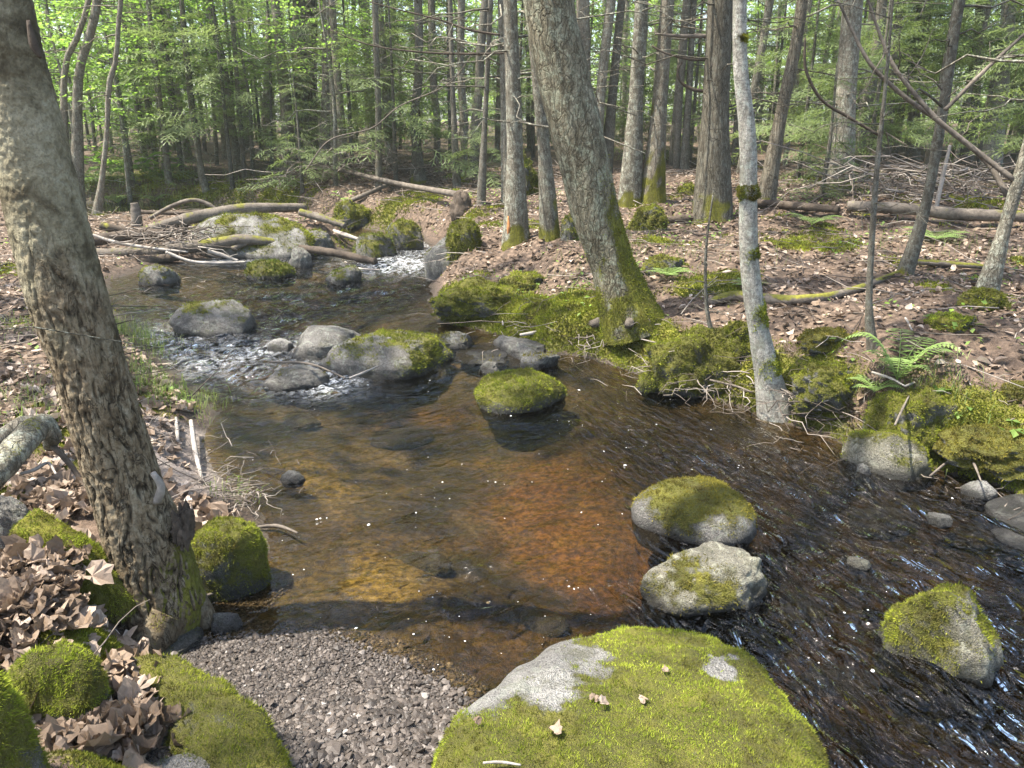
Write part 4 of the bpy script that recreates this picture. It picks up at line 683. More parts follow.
# ---- trunks of the wood as the photograph shows them
T = [ # label, base.., widths, bark, height, moss, limbs(n,z0,z1,len), crown
 ('straight grey trunk with an orange scar near its foot, left of the leaning tree', [(516, 243), (515, 150), (512, 60), (510, -5)], [22, 18, 17, 16], 'bark_grey', 12, .25, (16, 1.0, 4., 1.5), 1),
 ('thinner grey trunk touching the straight scarred trunk on its left', [(507, 205), (504, 100), (501, -5)], [10, 8, 8], 'bark_grey', 11, .1, (12, 1.0, 4.2, 1.6), 2),
 ('mossy footed trunk half hidden behind the leaning tree', [(550, 238), (544, 150), (536, 60), (530, -5)], [17, 14, 13, 12], 'bark_spruce', 12, .5, (6, 1.2, 4., 1.2), None),
 ('dark thin trunk standing by the fallen pole end', [(481, 205), (485, 120), (491, -5)], [8, 6, 6], 'bark_dark', 11, 0, (12, 1., 4.2, 1.1), 0),
 ('thin stem just above the fallen pole, middle of three', [(457, 188), (453, 100), (450, 0)], [7, 6, 5], 'bark_dark', 10, 0, (10, 1., 4., 1.), None),
 ('crooked dark trunk on a rotten flared stump', [(418, 183), (417, 150), (414, 120), (419, 70), (418, 0)], [14, 11, 9, 10, 9], 'bark_dark', 10, .1, (8, 1.3, 4., 1.), 1),
 ('double trunk leaning hard to one side at the sunny edge, thicker stem', [(64, 140), (78, 85), (90, 35), (98, -4)], [12, 10, 9, 9], 'bark_spruce', 10, .1, (2, 2.2, 4., .8), None),
 ('thinner partner stem of the leaning double trunk', [(54, 142), (64, 80), (78, 35), (89, 0)], [8, 7, 6, 6], 'bark_spruce', 9, 0, (2, 2.2, 4., .8), None),
 ('crooked pale sapling on the mossy flat behind the log jam', [(97, 215), (102, 180), (107, 130), (109, 85), (116, 60), (118, 30), (121, -3)], [8, 6, 5, 6, 5, 5, 5], 'bark_spruce', 8, .0, (5, 1.4, 3.6, .7), None),
 ('thin dark stem slanting in front of the sunlit leaves', [(147, 171), (136, 100), (123, 20), (118, -10)], [6, 5, 4, 4], 'bark_dark', 9, 0, (5, .8, 4., .8), None),
 ('slim leaning stem beside the thin dark slanting one', [(169, 183), (160, 100), (150, 20), (148, -5)], [6, 5, 5, 5], 'bark_spruce', 9, 0, (10, .8, 4., 1.), None),
 ('brownish leaning trunk whose foot meets a twig pile', [(186, 160), (172, 90), (158, 20), (152, -10)], [12, 9, 8, 8], 'bark_spruce', 11, 0, (9, .9, 4.2, 1.), 2),
 ('young stem curving down to the leafy slope above the log jam', [(206, 191), (196, 140), (188, 80), (183, 27), (181, -5)], [6, 5, 5, 5, 4], 'bark_spruce', 9, 0, (10, .8, 4., .9), None),
 ('bent trunk with a kinked foot on the brown slope', [(241, 171), (234, 140), (226, 80), (213, 20), (209, -5)], [10, 8, 8, 9, 9], 'bark_spruce', 11, 0, (8, .9, 4., 1.), 0),
 ('straight grey trunk beside the bent one', [(243, 152), (241, 80), (239, -4)], [11, 9, 9], 'bark_grey', 12, 0, (6, 1., 4., 1.), None),
 ('straight trunk left of the dense dark cluster', [(267, 147), (269, 70), (271, -4)], [12, 10, 9], 'bark_spruce', 12, 0, (9, 1., 4., 1.), 1),
 ('thin bare rod of a stem standing in front of the dark cluster', [(272, 172), (271, 110), (270, 60)], [4, 3, 3], 'bark_dark', 5, 0, (6, .4, 2.6, .5), None),
 ('dark cluster trunk, frontmost, leaning slightly', [(291, 170), (285, 100), (278, 30), (275, -4)], [13, 11, 10, 10], 'bark_spruce', 12, 0, (9, 1., 4., 1.), None),
 ('dark cluster trunk behind the frontmost one', [(302, 160), (299, 90), (297, -4)], [12, 10, 10], 'bark_spruce', 12, 0, (6, 1., 4., 1.), 2),
 ('broadest pale brown trunk of the dark cluster', [(310, 157), (311, 90), (312, -4)], [16, 13, 12], 'bark_cedar', 13, 0, (5, 1., 4., 1.), 0),
 ('black straight trunk of the dark cluster with rusty streak', [(327, 167), (327, 90), (328, -4)], [14, 12, 12], 'bark_spruce', 12, .1, (9, 1., 4., 1.1), None),
 ('leaning thin trunk at the end of the dark cluster', [(344, 172), (340, 110), (335, 50), (331, -4)], [11, 9, 8, 8], 'bark_spruce', 11, .1, (8, 1., 4., 1.), None),
 ('grey trunk seen between the dark cluster and the crooked stump trunk', [(371, 150), (368, 80), (366, -4)], [9, 8, 8], 'bark_grey', 12, 0, (8, 1., 4.4, 1.), 1),
 ('slim grey trunk behind fir branches right of the grey one', [(391, 152), (392, 80), (393, -4)], [7, 6, 6], 'bark_grey', 11, 0, (8, 1., 4.4, 1.), None),
 ('straight dark trunk just behind the top of the leaning tree', [(584, 175), (584, 90), (583, -4)], [18, 16, 15], 'bark_spruce', 13, .15, (10, .9, 4., 1.2), 2),
 ('trunk with a pale side and mossy foot, left of a twin pair', [(595, 176), (600, 100), (609, 17), (612, -4)], [13, 11, 11, 11], 'bark_grey', 12, .5, (4, 1., 4., 1.), None),
 ('blackish trunk of the twin pair beside the pale sided one', [(606, 174), (613, 90), (622, -4)], [11, 10, 9], 'bark_dark', 12, .1, (4, 1., 4., 1.), None),
 ('grey green trunk rising behind the round mossy boulder', [(630, 205), (636, 100), (642, -4)], [20, 16, 15], 'bark_grey', 13, .2, (6, 1., 4., 1.), 0),
 ('trunk with a moss sleeve and split foot near the round mossy boulder', [(652, 202), (660, 100), (668, -4)], [22, 16, 15], 'bark_spruce', 13, .9, (10, 1., 4., 1.2), None),
 ('thick furrowed grey trunk left of the pale tree', [(712, 221), (715, 110), (720, -4)], [33, 29, 27], 'bark_cedar', 14, .35, (14, .9, 4., 1.0), 1),
 ('leaning brown trunk right of the pale tree', [(765, 206), (780, 120), (795, 50), (803, -4)], [16, 14, 13, 12], 'bark_cedar', 13, .15, (8, 1., 4., 1.), 2),
 ('stout pale trunk veiled by fir branches beyond the leaning brown one', [(838, 190), (846, 90), (853, -4)], [24, 22, 21], 'bark_grey', 14, .25, (12, .7, 4., 1.3), 0),
 ('dark leaning stem crossing the fallen forked branch', [(904, 277), (926, 205), (944, 103), (952, 50), (961, -4)], [13, 11, 11, 10, 11], 'bark_dark', 9, .15, (8, .9, 3.0, .6), None),
 ('grey sapling leaning out of the frame with a moss cushion at its foot', [(985, 297), (1004, 230), (1030, 140), (1060, 40)], [18, 14, 13, 12], 'bark_grey', 8, .06, (5, 1., 2.6, .6), None),
 ('straight thin dark sapling beside the fern', [(872, 350), (869, 300), (876, 180), (886, 80)], [9, 7, 6, 4], 'bark_dark', 2.15, 0, (9, .5, 1.6, .45), None),
 ('very thin bent twiggy sapling on the moss hummock', [(718, 358), (707, 310), (706, 250), (713, 195)], [5, 4, 3, 2], 'bark_dark', 1.0, 0, (16, .25, .8, .22), None),
 ('birch like ringed trunk high on the far side under hanging twigs', [(990, 170), (998, 113), (1006, 40), (1010, -4)], [17, 16, 15, 15], 'bark_birch', 13, .1, (6, 1., 4., 1.), 1),
 ('dark trunk left of the ringed birch like one', [(966, 165), (975, 90), (982, -4)], [14, 12, 11], 'bark_dark', 13, 0, (7, .8, 4., 1.), None),
 ('dark trunk behind the crossing branches', [(912, 160), (916, 80), (922, -4)], [12, 11, 10], 'bark_spruce', 13, 0, (9, .8, 4., 1.), 2),
 ('narrow dark trunk between the veiled pale trunk and the crossing branches', [(884, 165), (893, 80), (901, -4)], [9, 8, 8], 'bark_dark', 12, 0, (9, .8, 4., 1.), None),
 ('thin leaning pale stem behind the pale tree', [(757, 150), (762, 70), (768, -4)], [6, 5, 5], 'bark_birch', 10, 0, (4, 1., 4., .7), None),
 ('slim trunk between the moss sleeved trunk and the thick furrowed one', [(684, 170), (689, 90), (694, -4)], [8, 7, 7], 'bark_dark', 12, 0, (12, .8, 4., 1.1), None),
 ('slim dark trunk just right of the thick furrowed one', [(735, 165), (738, 80), (728, -4)], [7, 7, 6], 'bark_dark', 12, 0, (8, .8, 4., 1.), None),
]
for k, (lb_, pts, ws, mt, H, mo, lm, cr) in enumerate(T):
    d0 = hit(*pts[0]); bs = None
    if 'double trunk' in lb_ or 'leaning double' in lb_: q = atY(*pts[0], 12.); bs = (q[0], 12., float(hz(q[0], 12.)))
    near = d0[1] < 9
    ws = [w_*.90 for w_ in ws]; tree(lb_, pts, ws, mt, H, 20+k, mo, None, (int(lm[0]*1.6), lm[1], lm[2], lm[3]*1.15), 18 if near else 10, 60 if near else 36, .06, cr, name='sapling' if H < 9.5 and ws[0] < 10 else 'tree', cat_='sapling' if H < 9.5 and ws[0] < 10 else 'tree', base=bs, limbr=.0105 if H > 6 else .003)
# orange scar on the straight grey trunk
scar = None
for o in bpy.data.objects:
    if o.get('label', '').startswith('straight grey trunk with an orange'): scar = o
m_, nt_ = newmat('fresh_orange_wood'); finish(nt_, pbsdf(nt_, ramp(nt_, noise(nt_, gpos(nt_), 30), [(.35, (.30, .12, .04)), (.7, (.52, .26, .10))]), .8)); M['scar'] = m_
sp = np.array([atY(508, 236, scar.location[1]-.085), atY(509, 228, scar.location[1]-.088), atY(508, 216, scar.location[1]-.083)]); V, Fl = tube(sp, [.008, .022, .006], 8, 10); obj('bark_scar', V, Fl, M['scar'], scar)
# ---- trunks further back, thinner with distance, standing where the hazy wood closes
rgb = np.random.default_rng(21); far_meshes = []
for v in range(5):
    H = 13; n = 26; z = np.linspace(-.3, H, n); Q = np.stack([np.cumsum(rgb.normal(size=n)*.03), np.cumsum(rgb.normal(size=n)*.03), z], 1); Q -= Q[0]*np.array([1, 1, 0]); ra = np.linspace(.095, .04, n); V, Fl = tube_exact(Q, ra, 9); V = bumpy(V, n, 9, .06, 4, v)
    V, Fl = cat([(V, Fl)]+dead_limbs(Q, ra, .6, 7, 40, 1.5, rgb, 4, r0=.008)); far_meshes.append([mesh('trunk', V, Fl, M[b], {'moss': np.zeros(len(V))}) for b in ('bark_spruce', 'bark_dark', 'bark_grey')])
FARL = ['thin distant trunk seen small between nearer trunks deep in the hazy wood', 'dark distant trunk standing deep in the wood beyond the bend', 'grey distant trunk far back in the shaded wood on the slope side']
taken = []
for k in range(195):
    for tr in range(40):
        Y = 11.8+26*rgb.random()**1.15; x = rgb.uniform(-.74, .80)*Y
        if all((x-a)**2+(Y-b)**2 > .35 for a, b in taken) and float(bil(SD, x, Y)) > .4: break
    taken.append((x, Y)); s = rgb.uniform(.28, .85); z = float(hz(x, Y)); g = 1 if x < -1.5 else (2 if x > 2.5 else 0)
    root = empty('tree', (x, Y, z), FARL[g], 'tree', ['trunks deep in the middle of the wood', 'trunks deep in the wood beyond the bend', 'trunks deep in the wood up the slope'][g])
    o = link('trunk', far_meshes[rgb.integers(5)][rgb.integers(3)], root, (0, 0, 0), rgb.random()*6.28); o.scale = (s, s, 1); o.rotation_euler = (rgb.normal()*.035, rgb.normal()*.035, rgb.random()*6.28)
    if k % 10 == 0: link('crown', TOPC[k // 10 % 3], root, (0, 0, rgb.uniform(6, 8)), rgb.random()*6.28, 1.)
# ---- young firs
FIRS = [(395, 165, 12.5, 0, 1., 'bushy young fir behind the fallen pole'), (352, 160, 14.5, 1, 1., 'young fir in front of the dark trunk cluster'), (230, 165, 13.5, 1, 1., 'dark young fir with drooping branches above the log jam'), (180, 160, 15, 3, 1., 'tall thin fir behind the slanting stems'), (300, 150, 17, 3, 1., 'taller fir whose branches hang before the broad brown trunk'), (262, 160, 17, 0, 1., 'small fir between bent trunk and dark cluster'),
        (450, 160, 16, 3, .9, 'sparse tall fir behind the thin stems'), (420, 155, 19, 1, 1.1, 'faint green fir far behind the crooked stump trunk'), (820, 205, 8.6, 2, .62, 'little fir with level boughs beside the mossy stump on the slope'), (800, 160, 11.5, 0, .9, 'fir with pale green boughs between the pale tree and the veiled trunk'), (865, 175, 10.5, 0, .8, 'light green fir bough behind the dark leaning stem'), (925, 170, 12, 1, .9, 'dense fir behind the forked fallen branch'), (975, 170, 13, 3, 1., 'tall fir behind the brush pile'), (1020, 190, 10, 0, .8, 'fir reaching in from the frame edge'),
        (770, 150, 15, 1, 1., 'shaded fir behind the pale tree'), (690, 160, 15, 1, 1., 'fir in the gap beside the thick furrowed trunk'), (655, 150, 19, 3, 1.1, 'distant fir between twin pair and thick trunk'), (560, 150, 18, 3, 1.1, 'distant fir behind the leaning tree'), (505, 150, 20, 1, 1.1, 'distant fir behind the straight grey trunk'), (130, 165, 14, 2, 1.1, 'low fir bush by the pale crooked sapling'), (845, 160, 17, 3, 1.1, 'big fir behind the veiled pale trunk'), (905, 150, 19, 3, 1.1, 'far fir above the brush pile'), (330, 150, 21, 1, 1.2, 'far fir behind the dark cluster'), (205, 150, 20, 3, 1.2, 'far fir left of the dark cluster'), (480, 170, 12, 2, .7, 'tiny fir by the fallen pole end'), (300, 165, 12.5, 2, .8, 'dry looking little fir in front of the cluster')]
for k, (px, py, Y, v, s, lb_) in enumerate(FIRS):
    b = atY(px, py, Y); z = float(hz(b[0], Y)); root = empty('young_fir', (b[0], Y, z), lb_, 'fir'); H = (3.6, 5.0, 2.2, 6.5)[v]*s
    V, Fl = tube(np.array([[b[0], Y, z-.1], [b[0]+.02, Y, z+H*.5], [b[0], Y+.03, z+H]]), [.03*s+.012, .02, .006], 7, 12); obj('trunk', V, Fl, M['bark_dark'], root, attrs={'moss': np.zeros(len(V))}); link('crown', FIR[v], root, (0, 0, 0), k*1.7, s)
rgq = np.random.default_rng(91)
for k in range(72):
    for tr in range(60):
        Y = 11.5+17*rgq.random(); x = rgq.uniform(-.72, .80)*Y
        if float(bil(SD, x, Y)) > .9 and not (-.10 < x/Y < .42 and Y < 14): break
    v = (0, 1, 3, 2, 1, 3)[k % 6]; s = rgq.uniform(.75, 1.15); z = float(hz(x, Y)); side = 'up the slope' if x > 2 else ('beyond the bend' if x < -2 else 'in the middle of the wood')
    root = empty('young_fir', (x, Y, z), 'young fir growing among the trunks deep '+side, 'fir', 'young firs deep '+side); H = (3.6, 5.0, 2.2, 6.5)[v]*s
    V, Fl = tube(np.array([[x, Y, z-.1], [x+.02, Y, z+H*.5], [x, Y+.03, z+H]]), [.03*s+.012, .02, .006], 7, 10); obj('trunk', V, Fl, M['bark_dark'], root, attrs={'moss': np.zeros(len(V))}); link('crown', FIR[v], root, (0, 0, 0), k*1.9, s)
# ---- leafy young trees catching the light at the back
SAPS = [(300, 150, 18, 1, 1.1, 1.0, 'light leafy tree among the dark cluster trunks'), (400, 150, 20, 1, 1.2, .8, 'light leafy tree behind the bushy young fir'), (580, 150, 19, 1, 1., .8, 'light leafy tree between the leaning tree and the twin pair'), (745, 150, 20, 1, 1.1, .8, 'light leafy tree behind the pale tree foot'), (850, 150, 20, 1, 1.1, .9, 'light leafy tree behind the veiled pale trunk'), (930, 150, 21, 1, 1.2, .9, 'light leafy tree behind the dark leaning stem'), (1000, 150, 19, 1, 1.1, .9, 'light leafy tree by the frame edge behind the brush pile'), (70, 140, 13, 0, 1., 1.0, 'bright leafy bush at the sunny edge behind the double trunk'), (120, 140, 13.5, 0, 1.1, 1.3, 'bright leafy sapling behind the slanting thin stem'), (160, 145, 15, 1, 1., .6, 'light leafy tree over the mossy flat'), (95, 150, 18, 1, 1.1, .5, 'glowing leafy tree behind the pale crooked sapling'), (215, 150, 16, 0, 1., 1.2, 'light leafy sapling left of the bent trunk'), (75, 135, 16, 1, 1., 1.2, 'pale green leafy tree behind the leaning double trunk'), (110, 140, 19, 1, 1.2, 1., 'bright leafy tree filling the gap by the crooked sapling'), (40, 135, 14, 0, 1., 1.4, 'leafy branches beside the thick trunk close by'), (150, 140, 22, 1, 1.2, .8, 'sunlit leafy tree far behind the slanting stems'), (215, 140, 24, 1, 1.3, .8, 'sunlit leafy tree glimpsed behind the bent trunk'), (275, 140, 25, 1, 1.3, .8, 'yellow green leafy tree glimpsed through the dark cluster'),
        (250, 150, 15, 2, .9, 1.3, 'small leafy sapling before the straight grey trunk'), (370, 150, 24, 1, 1.3, .9, 'light leafy tree behind the fir and fallen pole'), (530, 150, 24, 1, 1.3, .7, 'bright leafy tree behind the leaning tree'), (620, 150, 25, 1, 1.3, .7, 'bright leafy tree behind the twin pair'), (700, 150, 25, 0, 1.3, .7, 'leafy tree glowing beside the thick furrowed trunk'), (460, 150, 26, 1, 1.3, .7, 'light leafy tree behind the thin stems'), (800, 150, 26, 1, 1.4, .8, 'leafy tree far behind the leaning brown trunk'), (960, 150, 26, 1, 1.4, .8, 'leafy tree far behind the ringed birch like trunk'), (880, 150, 28, 1, 1.4, .8, 'leafy tree far up the slope behind the firs'),
        (330, 120, 12.5, 2, .7, 1.6, 'leafy spray of a beech sapling hanging before the cluster'), (20, 150, 20, 1, 1.3, .6, 'leafy tree hidden mostly by the thick trunk close by')]
for k, (px, py, Y, v, s, zc, lb_) in enumerate(SAPS):
    b = atY(px, py, Y); z = float(hz(b[0], Y)); root = empty('leafy_tree', (b[0], Y, z), lb_, 'leafy tree'); H = zc+(2.6, 3.4, 1.9)[v]*s*.8
    V, Fl = tube(np.array([[b[0], Y, z-.1], [b[0]+.08, Y, z+H*.5], [b[0]-.05, Y+.03, z+H]]), [.045, .03, .008], 7, 12); V, Fl = cat([(V, Fl)]+dead_limbs(np.array([[b[0], Y, z], [b[0]+.08, Y, z+H*.5], [b[0]-.05, Y, z+H]]), None, zc*.6, H, 14, 1.3, rgb, 2, r0=.012)); obj('trunk', V, Fl, M['bark_grey'], root, attrs={'moss': np.zeros(len(V))}); link('crown', SAP[v], root, (0, 0, zc), k*2.1, s)
# ---- the wood far beyond, one mass of leaves
o1, t1 = [], []
for k in range(3000):
    Y = 24+38*rgb.random()**.8; x = rgb.uniform(-.85, .9)*Y; z = float(hz(x, Y))+rgb.random()**1.3*9.5+.15; q = leaf_quads(np.array([x, Y, z])+rgb.normal(size=(26, 3))*np.array([1.1, .9, .55]), rgb.normal(size=(26, 3)), .26, rgb, .6); o1.append(q); t1.append(np.clip(rgb.random()*.7+rgb.normal(size=26)*.12+.15, 0, 1))
o = bpy.data.objects.new('distant_woods', quadmesh('distant_woods', np.concatenate(o1), M['farleaf'], np.concatenate(t1))); COL.objects.link(o); tag(o, 'green mass of the wood far beyond the trunks, brightness put into its leaf colour', 'woods', None, 'stuff')
# ---- trees outside the picture that shade the stream
for k, (x, y, v, zc) in enumerate([(-3.9, 6.4, 1, 6), (3.9, 5.6, 0, 6.5), (5.5, 8, 1, 6), (-4.5, 8.5, 0, 6), (1.6, 7.2, 2, 7.5), (-2.2, .2, 2, 6), (4.6, 2.8, 1, 7), (3.2, 9.5, 2, 6.5), (-6, 5, 1, 6), (7, 5, 0, 6), (-7, -1, 2, 6)]):
    z = float(hz(x, y)); 
    if not ((abs(project(np.array([[x, y, z+.5]]))[0][0]-512) > 640) or y < .6): continue
    root = empty('tree', (x, y, z), 'grey trunked leafy tree standing beside the stream outside the picture', 'tree', 'trees shading the stream'); link('trunk', far_meshes[k % 5][2], root); link('crown', TOPC[v], root, (0, 0, zc), k*1.1, 1.1)
# ================================================================== logs, sticks, plants, litter
def log(label, pts, w, mat='deadwood', Y=None, name='log', catg='log', moss=0., seed=0, sides=14, zlift=0., n=40, group=None, amp=.10, limbs=0, zs=None):
    """pts: picture points read at depth Y (or on the ground, or at height zs)"""
    rg = np.random.default_rng(seed+900)
    if zs is not None: P = np.array([at(a, b, z) for (a, b), z in zip(pts, zs if hasattr(zs, '__len__') else [zs]*len(pts))])
    elif Y is not None: P = np.array([atY(a, b, y) for (a, b), y in zip(pts, Y if hasattr(Y, '__len__') else [Y]*len(pts))])
    else: P = np.array([hit(a, b)+[0, 0, zlift] for a, b in pts])
    dep = (P-CAM)@FWD; w = np.interp(np.linspace(0, 1, len(P)), np.linspace(0, 1, len(w)), w); r = w/2*dep/F; V, Fl = tube(P, r, sides, n); V = bumpy(V, n, sides, amp, .5/max(r.mean(), .01), seed, 1.); c = P.mean(0)
    if limbs: V, Fl = cat([(V, Fl)]+[twig_tube(P[0]+(P[-1]-P[0])*rg.uniform(.2, .95), unit(rg.normal(size=3)+[0, -.3, .8]), rg.uniform(.15, .5), r.mean()*.3, rg)[1] for _ in range(limbs)])
    m = np.clip(moss*1.3*np.clip(vnormals(V, Fl)[:, 2]+.3, 0, 1)+fbm(V, 3, 5, seed)*.5-.1, 0, 1)*(moss > 0)
    return tag(obj(name, V, Fl, M[mat], origin=c, attrs={'moss': m}), label, catg, group), V, Fl, m
JY = float(hit(230, 262)[1])
log('long tapering grey log lying across the top of the jam', [(150, 229), (200, 216), (250, 209), (306, 207)], [9, 12, 12, 7], 'deadwood', [JY+.4, JY+.6, JY+.9, JY+1.3], moss=.35, seed=1, amp=.14)
log('dark broken log at the shaded end of the jam', [(86, 241), (130, 236), (187, 231)], [11, 12, 10], 'darkwood', [JY+.1, JY+.3, JY+.5], moss=.25, seed=2, amp=.15)
log('long bent log, lowest and frontmost of the jam', [(88, 254), (150, 252), (200, 246), (245, 240), (284, 244)], [10, 11, 12, 11, 7], 'deadwood', [JY-.1, JY, JY+.1, JY+.2, JY+.3], moss=.45, seed=3, amp=.14)
log('short log bridging the pale boulder in the jam', [(184, 242), (215, 236), (249, 231)], [8, 8, 6], 'deadwood', [JY+.3, JY+.4, JY+.5], moss=.2, seed=4)
log('black waterlogged log lying lowest under the shaded end of the jam', [(92, 264), (130, 262), (178, 257)], [9, 10, 8], 'darkwood', [JY-.25, JY-.2, JY-.1], moss=.15, seed=201, amp=.15)
log('dark log slanting behind the dark broken one', [(100, 226), (140, 232), (190, 224)], [8, 9, 8], 'darkwood', [JY+.6, JY+.7, JY+.8], moss=.3, seed=202, amp=.15)
log('thin brown log crossing over the bent log near the pale boulder', [(232, 249), (262, 238), (300, 232)], [5, 6, 5], 'deadwood', [JY+.1, JY+.3, JY+.6], moss=.2, seed=203)
log('short mossy log end sticking out toward the bend', [(300, 212), (322, 218), (345, 226)], [7, 8, 6], 'deadwood', [JY+1., JY+.9, JY+.8], moss=.6, seed=204)
log('knotty broken wood leaning on the long tapering log', [(205, 238), (222, 228), (236, 217)], [9, 11, 6], 'darkwood', [JY+.3, JY+.45, JY+.6], moss=.2, seed=5, amp=.2)
log('long bleached stick sagging in front of the jam', [(90, 234), (115, 242), (150, 248), (188, 252)], [3, 3.4, 3, 2], 'palewood', [JY-.2]*4, 'stick', 'stick', seed=6, sides=8)
log('bleached stick dipping from the jam into the white water', [(166, 252), (190, 261), (215, 263), (246, 262)], [3, 3, 3, 2], 'palewood', [JY-.3]*4, 'stick', 'stick', seed=7, sides=8)
log('dark sodden log pointing from the jam to the bend', [(300, 248), (335, 253), (376, 262)], [7, 8, 7], 'darkwood', [JY+.2, JY, JY-.2], moss=.1, seed=8)
log('pale stick propped on the smooth rock behind the jam', [(322, 228), (345, 235), (366, 242)], [5, 5, 3], 'palewood', [JY+1.2, JY+1., JY+.9], 'stick', 'stick', seed=9, sides=8)
log('short pale stick slanting under the bent log', [(208, 251), (222, 255), (238, 261)], [4, 4, 3], 'palewood', [JY-.1]*3, 'stick', 'stick', seed=10, sides=8)
log('thin mossy bough arching above the mossy flat', [(150, 218), (172, 206), (192, 200), (208, 204), (217, 210)], [4, 4, 4, 4, 3], 'deadwood', JY+1.6, 'bough', 'branch', .4, 11, 8)
log('thin dark bough behind the arching mossy one', [(140, 212), (175, 213), (205, 211)], [4, 4, 3], 'darkwood', JY+1.9, 'bough', 'branch', .2, 12, 8)
o, V, Fl, m = log('pale upright stub of a broken trunk by the log jam', [(137, 226), (136, 212), (134, 203)], [11, 10, 7], 'deadwood', JY+.9, 'stump', 'stump', .1, 13)
pw = hit(470, 205); log('long fallen pole lying across the far slope', [(298, 162), (340, 170), (400, 184), (466, 196)], [4, 4, 5, 7], 'deadwood', [float(hit(300, 172)[1])]+[float(hit(350, 182)[1])]+[float(hit(410, 196)[1])]+[pw[1]], 'fallen_pole', 'log', .05, 14, 10)
U, Fq = unit_rock(2.2, 715, 4, 24, 40, .2); c = hit(461, 214); V = U*np.array([.13, .1, .22])+c+[0, 0, .02]; tag(obj('stump', V, Fq, M['darkwood'], origin=c, attrs={'moss': np.zeros(len(V))}), 'rotten dark root ball under the end of the fallen pole', 'stump')
log('short weathered pole slanting up from the mossy bank to the fallen pole', [(338, 210), (365, 199), (394, 185)], [5, 5, 4], 'deadwood', None, 'stick', 'stick', seed=15, zlift=.05, sides=8)
log('mossy log curving across the leaf litter behind the pale tree', [(708, 306), (735, 303), (775, 305), (815, 303), (840, 299), (870, 288), (898, 277)], [9, 10, 11, 10, 8, 7, 5], 'deadwood', None, 'log', 'log', .6, 16, zlift=.02)
log('big mossy trunk fallen on the slope below the brush pile', [(846, 217), (900, 222), (960, 226), (1010, 228), (1050, 232)], [10, 11, 12, 11, 10], 'deadwood', None, 'log', 'log', .35, 17, zlift=.10)
log('straight fallen trunk between pale tree and the big fallen one', [(750, 208), (790, 212), (838, 217)], [7, 8, 7], 'darkwood', None, 'log', 'log', .1, 18, zlift=.06)
log('mossy stick lying level on the litter beside the dark leaning stem', [(910, 267), (945, 270), (985, 272)], [5, 6, 5], 'deadwood', None, 'stick', 'stick', .7, 19, 8, .03)
log('short dark log end behind the thick furrowed trunk', [(664, 226), (690, 224), (712, 222)], [7, 8, 7], 'darkwood', None, 'log', 'log', .1, 20, zlift=.05)
BY = float(hit(985, 297)[1])
log('upper arm of the pale forked dead branch caught on the grey sapling', [(838, 0), (852, 30), (872, 66), (905, 97), (941, 123), (985, 160), (1008, 196)], [2.5, 3, 3.8, 4.2, 4.6, 5.2, 6], 'deadwood', [BY+.4, BY+.4, BY+.35, BY+.3, BY+.25, BY+.15, BY+.05], 'branch', 'dead branch', 0, 21, 8, limbs=5)
log('brown dead branch crossing the pale forked one', [(866, -6), (880, 35), (895, 68), (918, 98), (940, 122), (975, 150), (1014, 180)], [2.8, 3.2, 3.8, 4.2, 4.8, 5.2, 5.6], 'deadwood', [BY+.3, BY+.3, BY+.25, BY+.2, BY+.15, BY+.1, BY], 'branch', 'dead branch', 0, 22, 8, limbs=4)
log('bare twig rising to the frame edge behind the grey sapling', [(945, 110), (980, 75), (1020, 38), (1040, 20)], [4, 4, 3, 2], 'deadwood', BY+.5, 'branch', 'dead branch', 0, 23, 6, limbs=3)
log('thin pale bough hooked in an arc between the veiled trunk and the dark sapling', [(805, 38), (806, 70), (822, 100), (850, 118), (880, 136)], [2, 3, 3, 3, 3], 'darkwood', 5.8, 'branch', 'dead branch', 0, 24, 6)
log('bleached pole leaning in the brush behind the dark leaning stem', [(936, 208), (942, 180), (950, 145)], [4, 4, 3], 'palewood', None if False else float(hit(936, 215)[1]), 'stick', 'stick', 0, 25, 6)
log('long curving bare branch sweeping down before the thin stems', [(474, 52), (448, 84), (400, 106), (372, 128), (330, 140), (306, 170)], [1., 1.3, 1.4, 1.4, 1.5], 'deadwood', 9.3, 'branch', 'dead branch', 0, 26, 6, limbs=5)
log('long level dead bough reaching from the straight grey trunk across the clearing', [(514, 53), (470, 54), (420, 52), (370, 45), (330, 30)], [2, 2.6, 2, 1.6, 1], 'darkwood', 8.9, 'branch', 'dead branch', 0, 27, 6, limbs=7)
log('dark forked dead bough above the level one', [(500, 35), (470, 30), (440, 20), (400, 10), (370, 2)], [2.4, 2.4, 2, 1.5, 1], 'darkwood', 8.9, 'branch', 'dead branch', 0, 28, 6, limbs=7)
log('thick bare bough standing out from the thick furrowed trunk', [(710, 36), (680, 36), (655, 34)], [5, 4, 2], 'deadwood', 8.0, 'branch', 'dead branch', 0, 29, 6)
log('hooked bare bough low on the thick furrowed trunk', [(711, 91), (695, 90), (681, 82), (678, 70), (682, 62)], [4, 4, 3, 3, 2], 'darkwood', 8.0, 'branch', 'dead branch', 0, 30, 6)
log('bare bough below the hooked one on the furrowed trunk', [(709, 60), (688, 59), (665, 53), (652, 46)], [3, 3, 2, 2], 'darkwood', 8.0, 'branch', 'dead branch', 0, 31, 6)
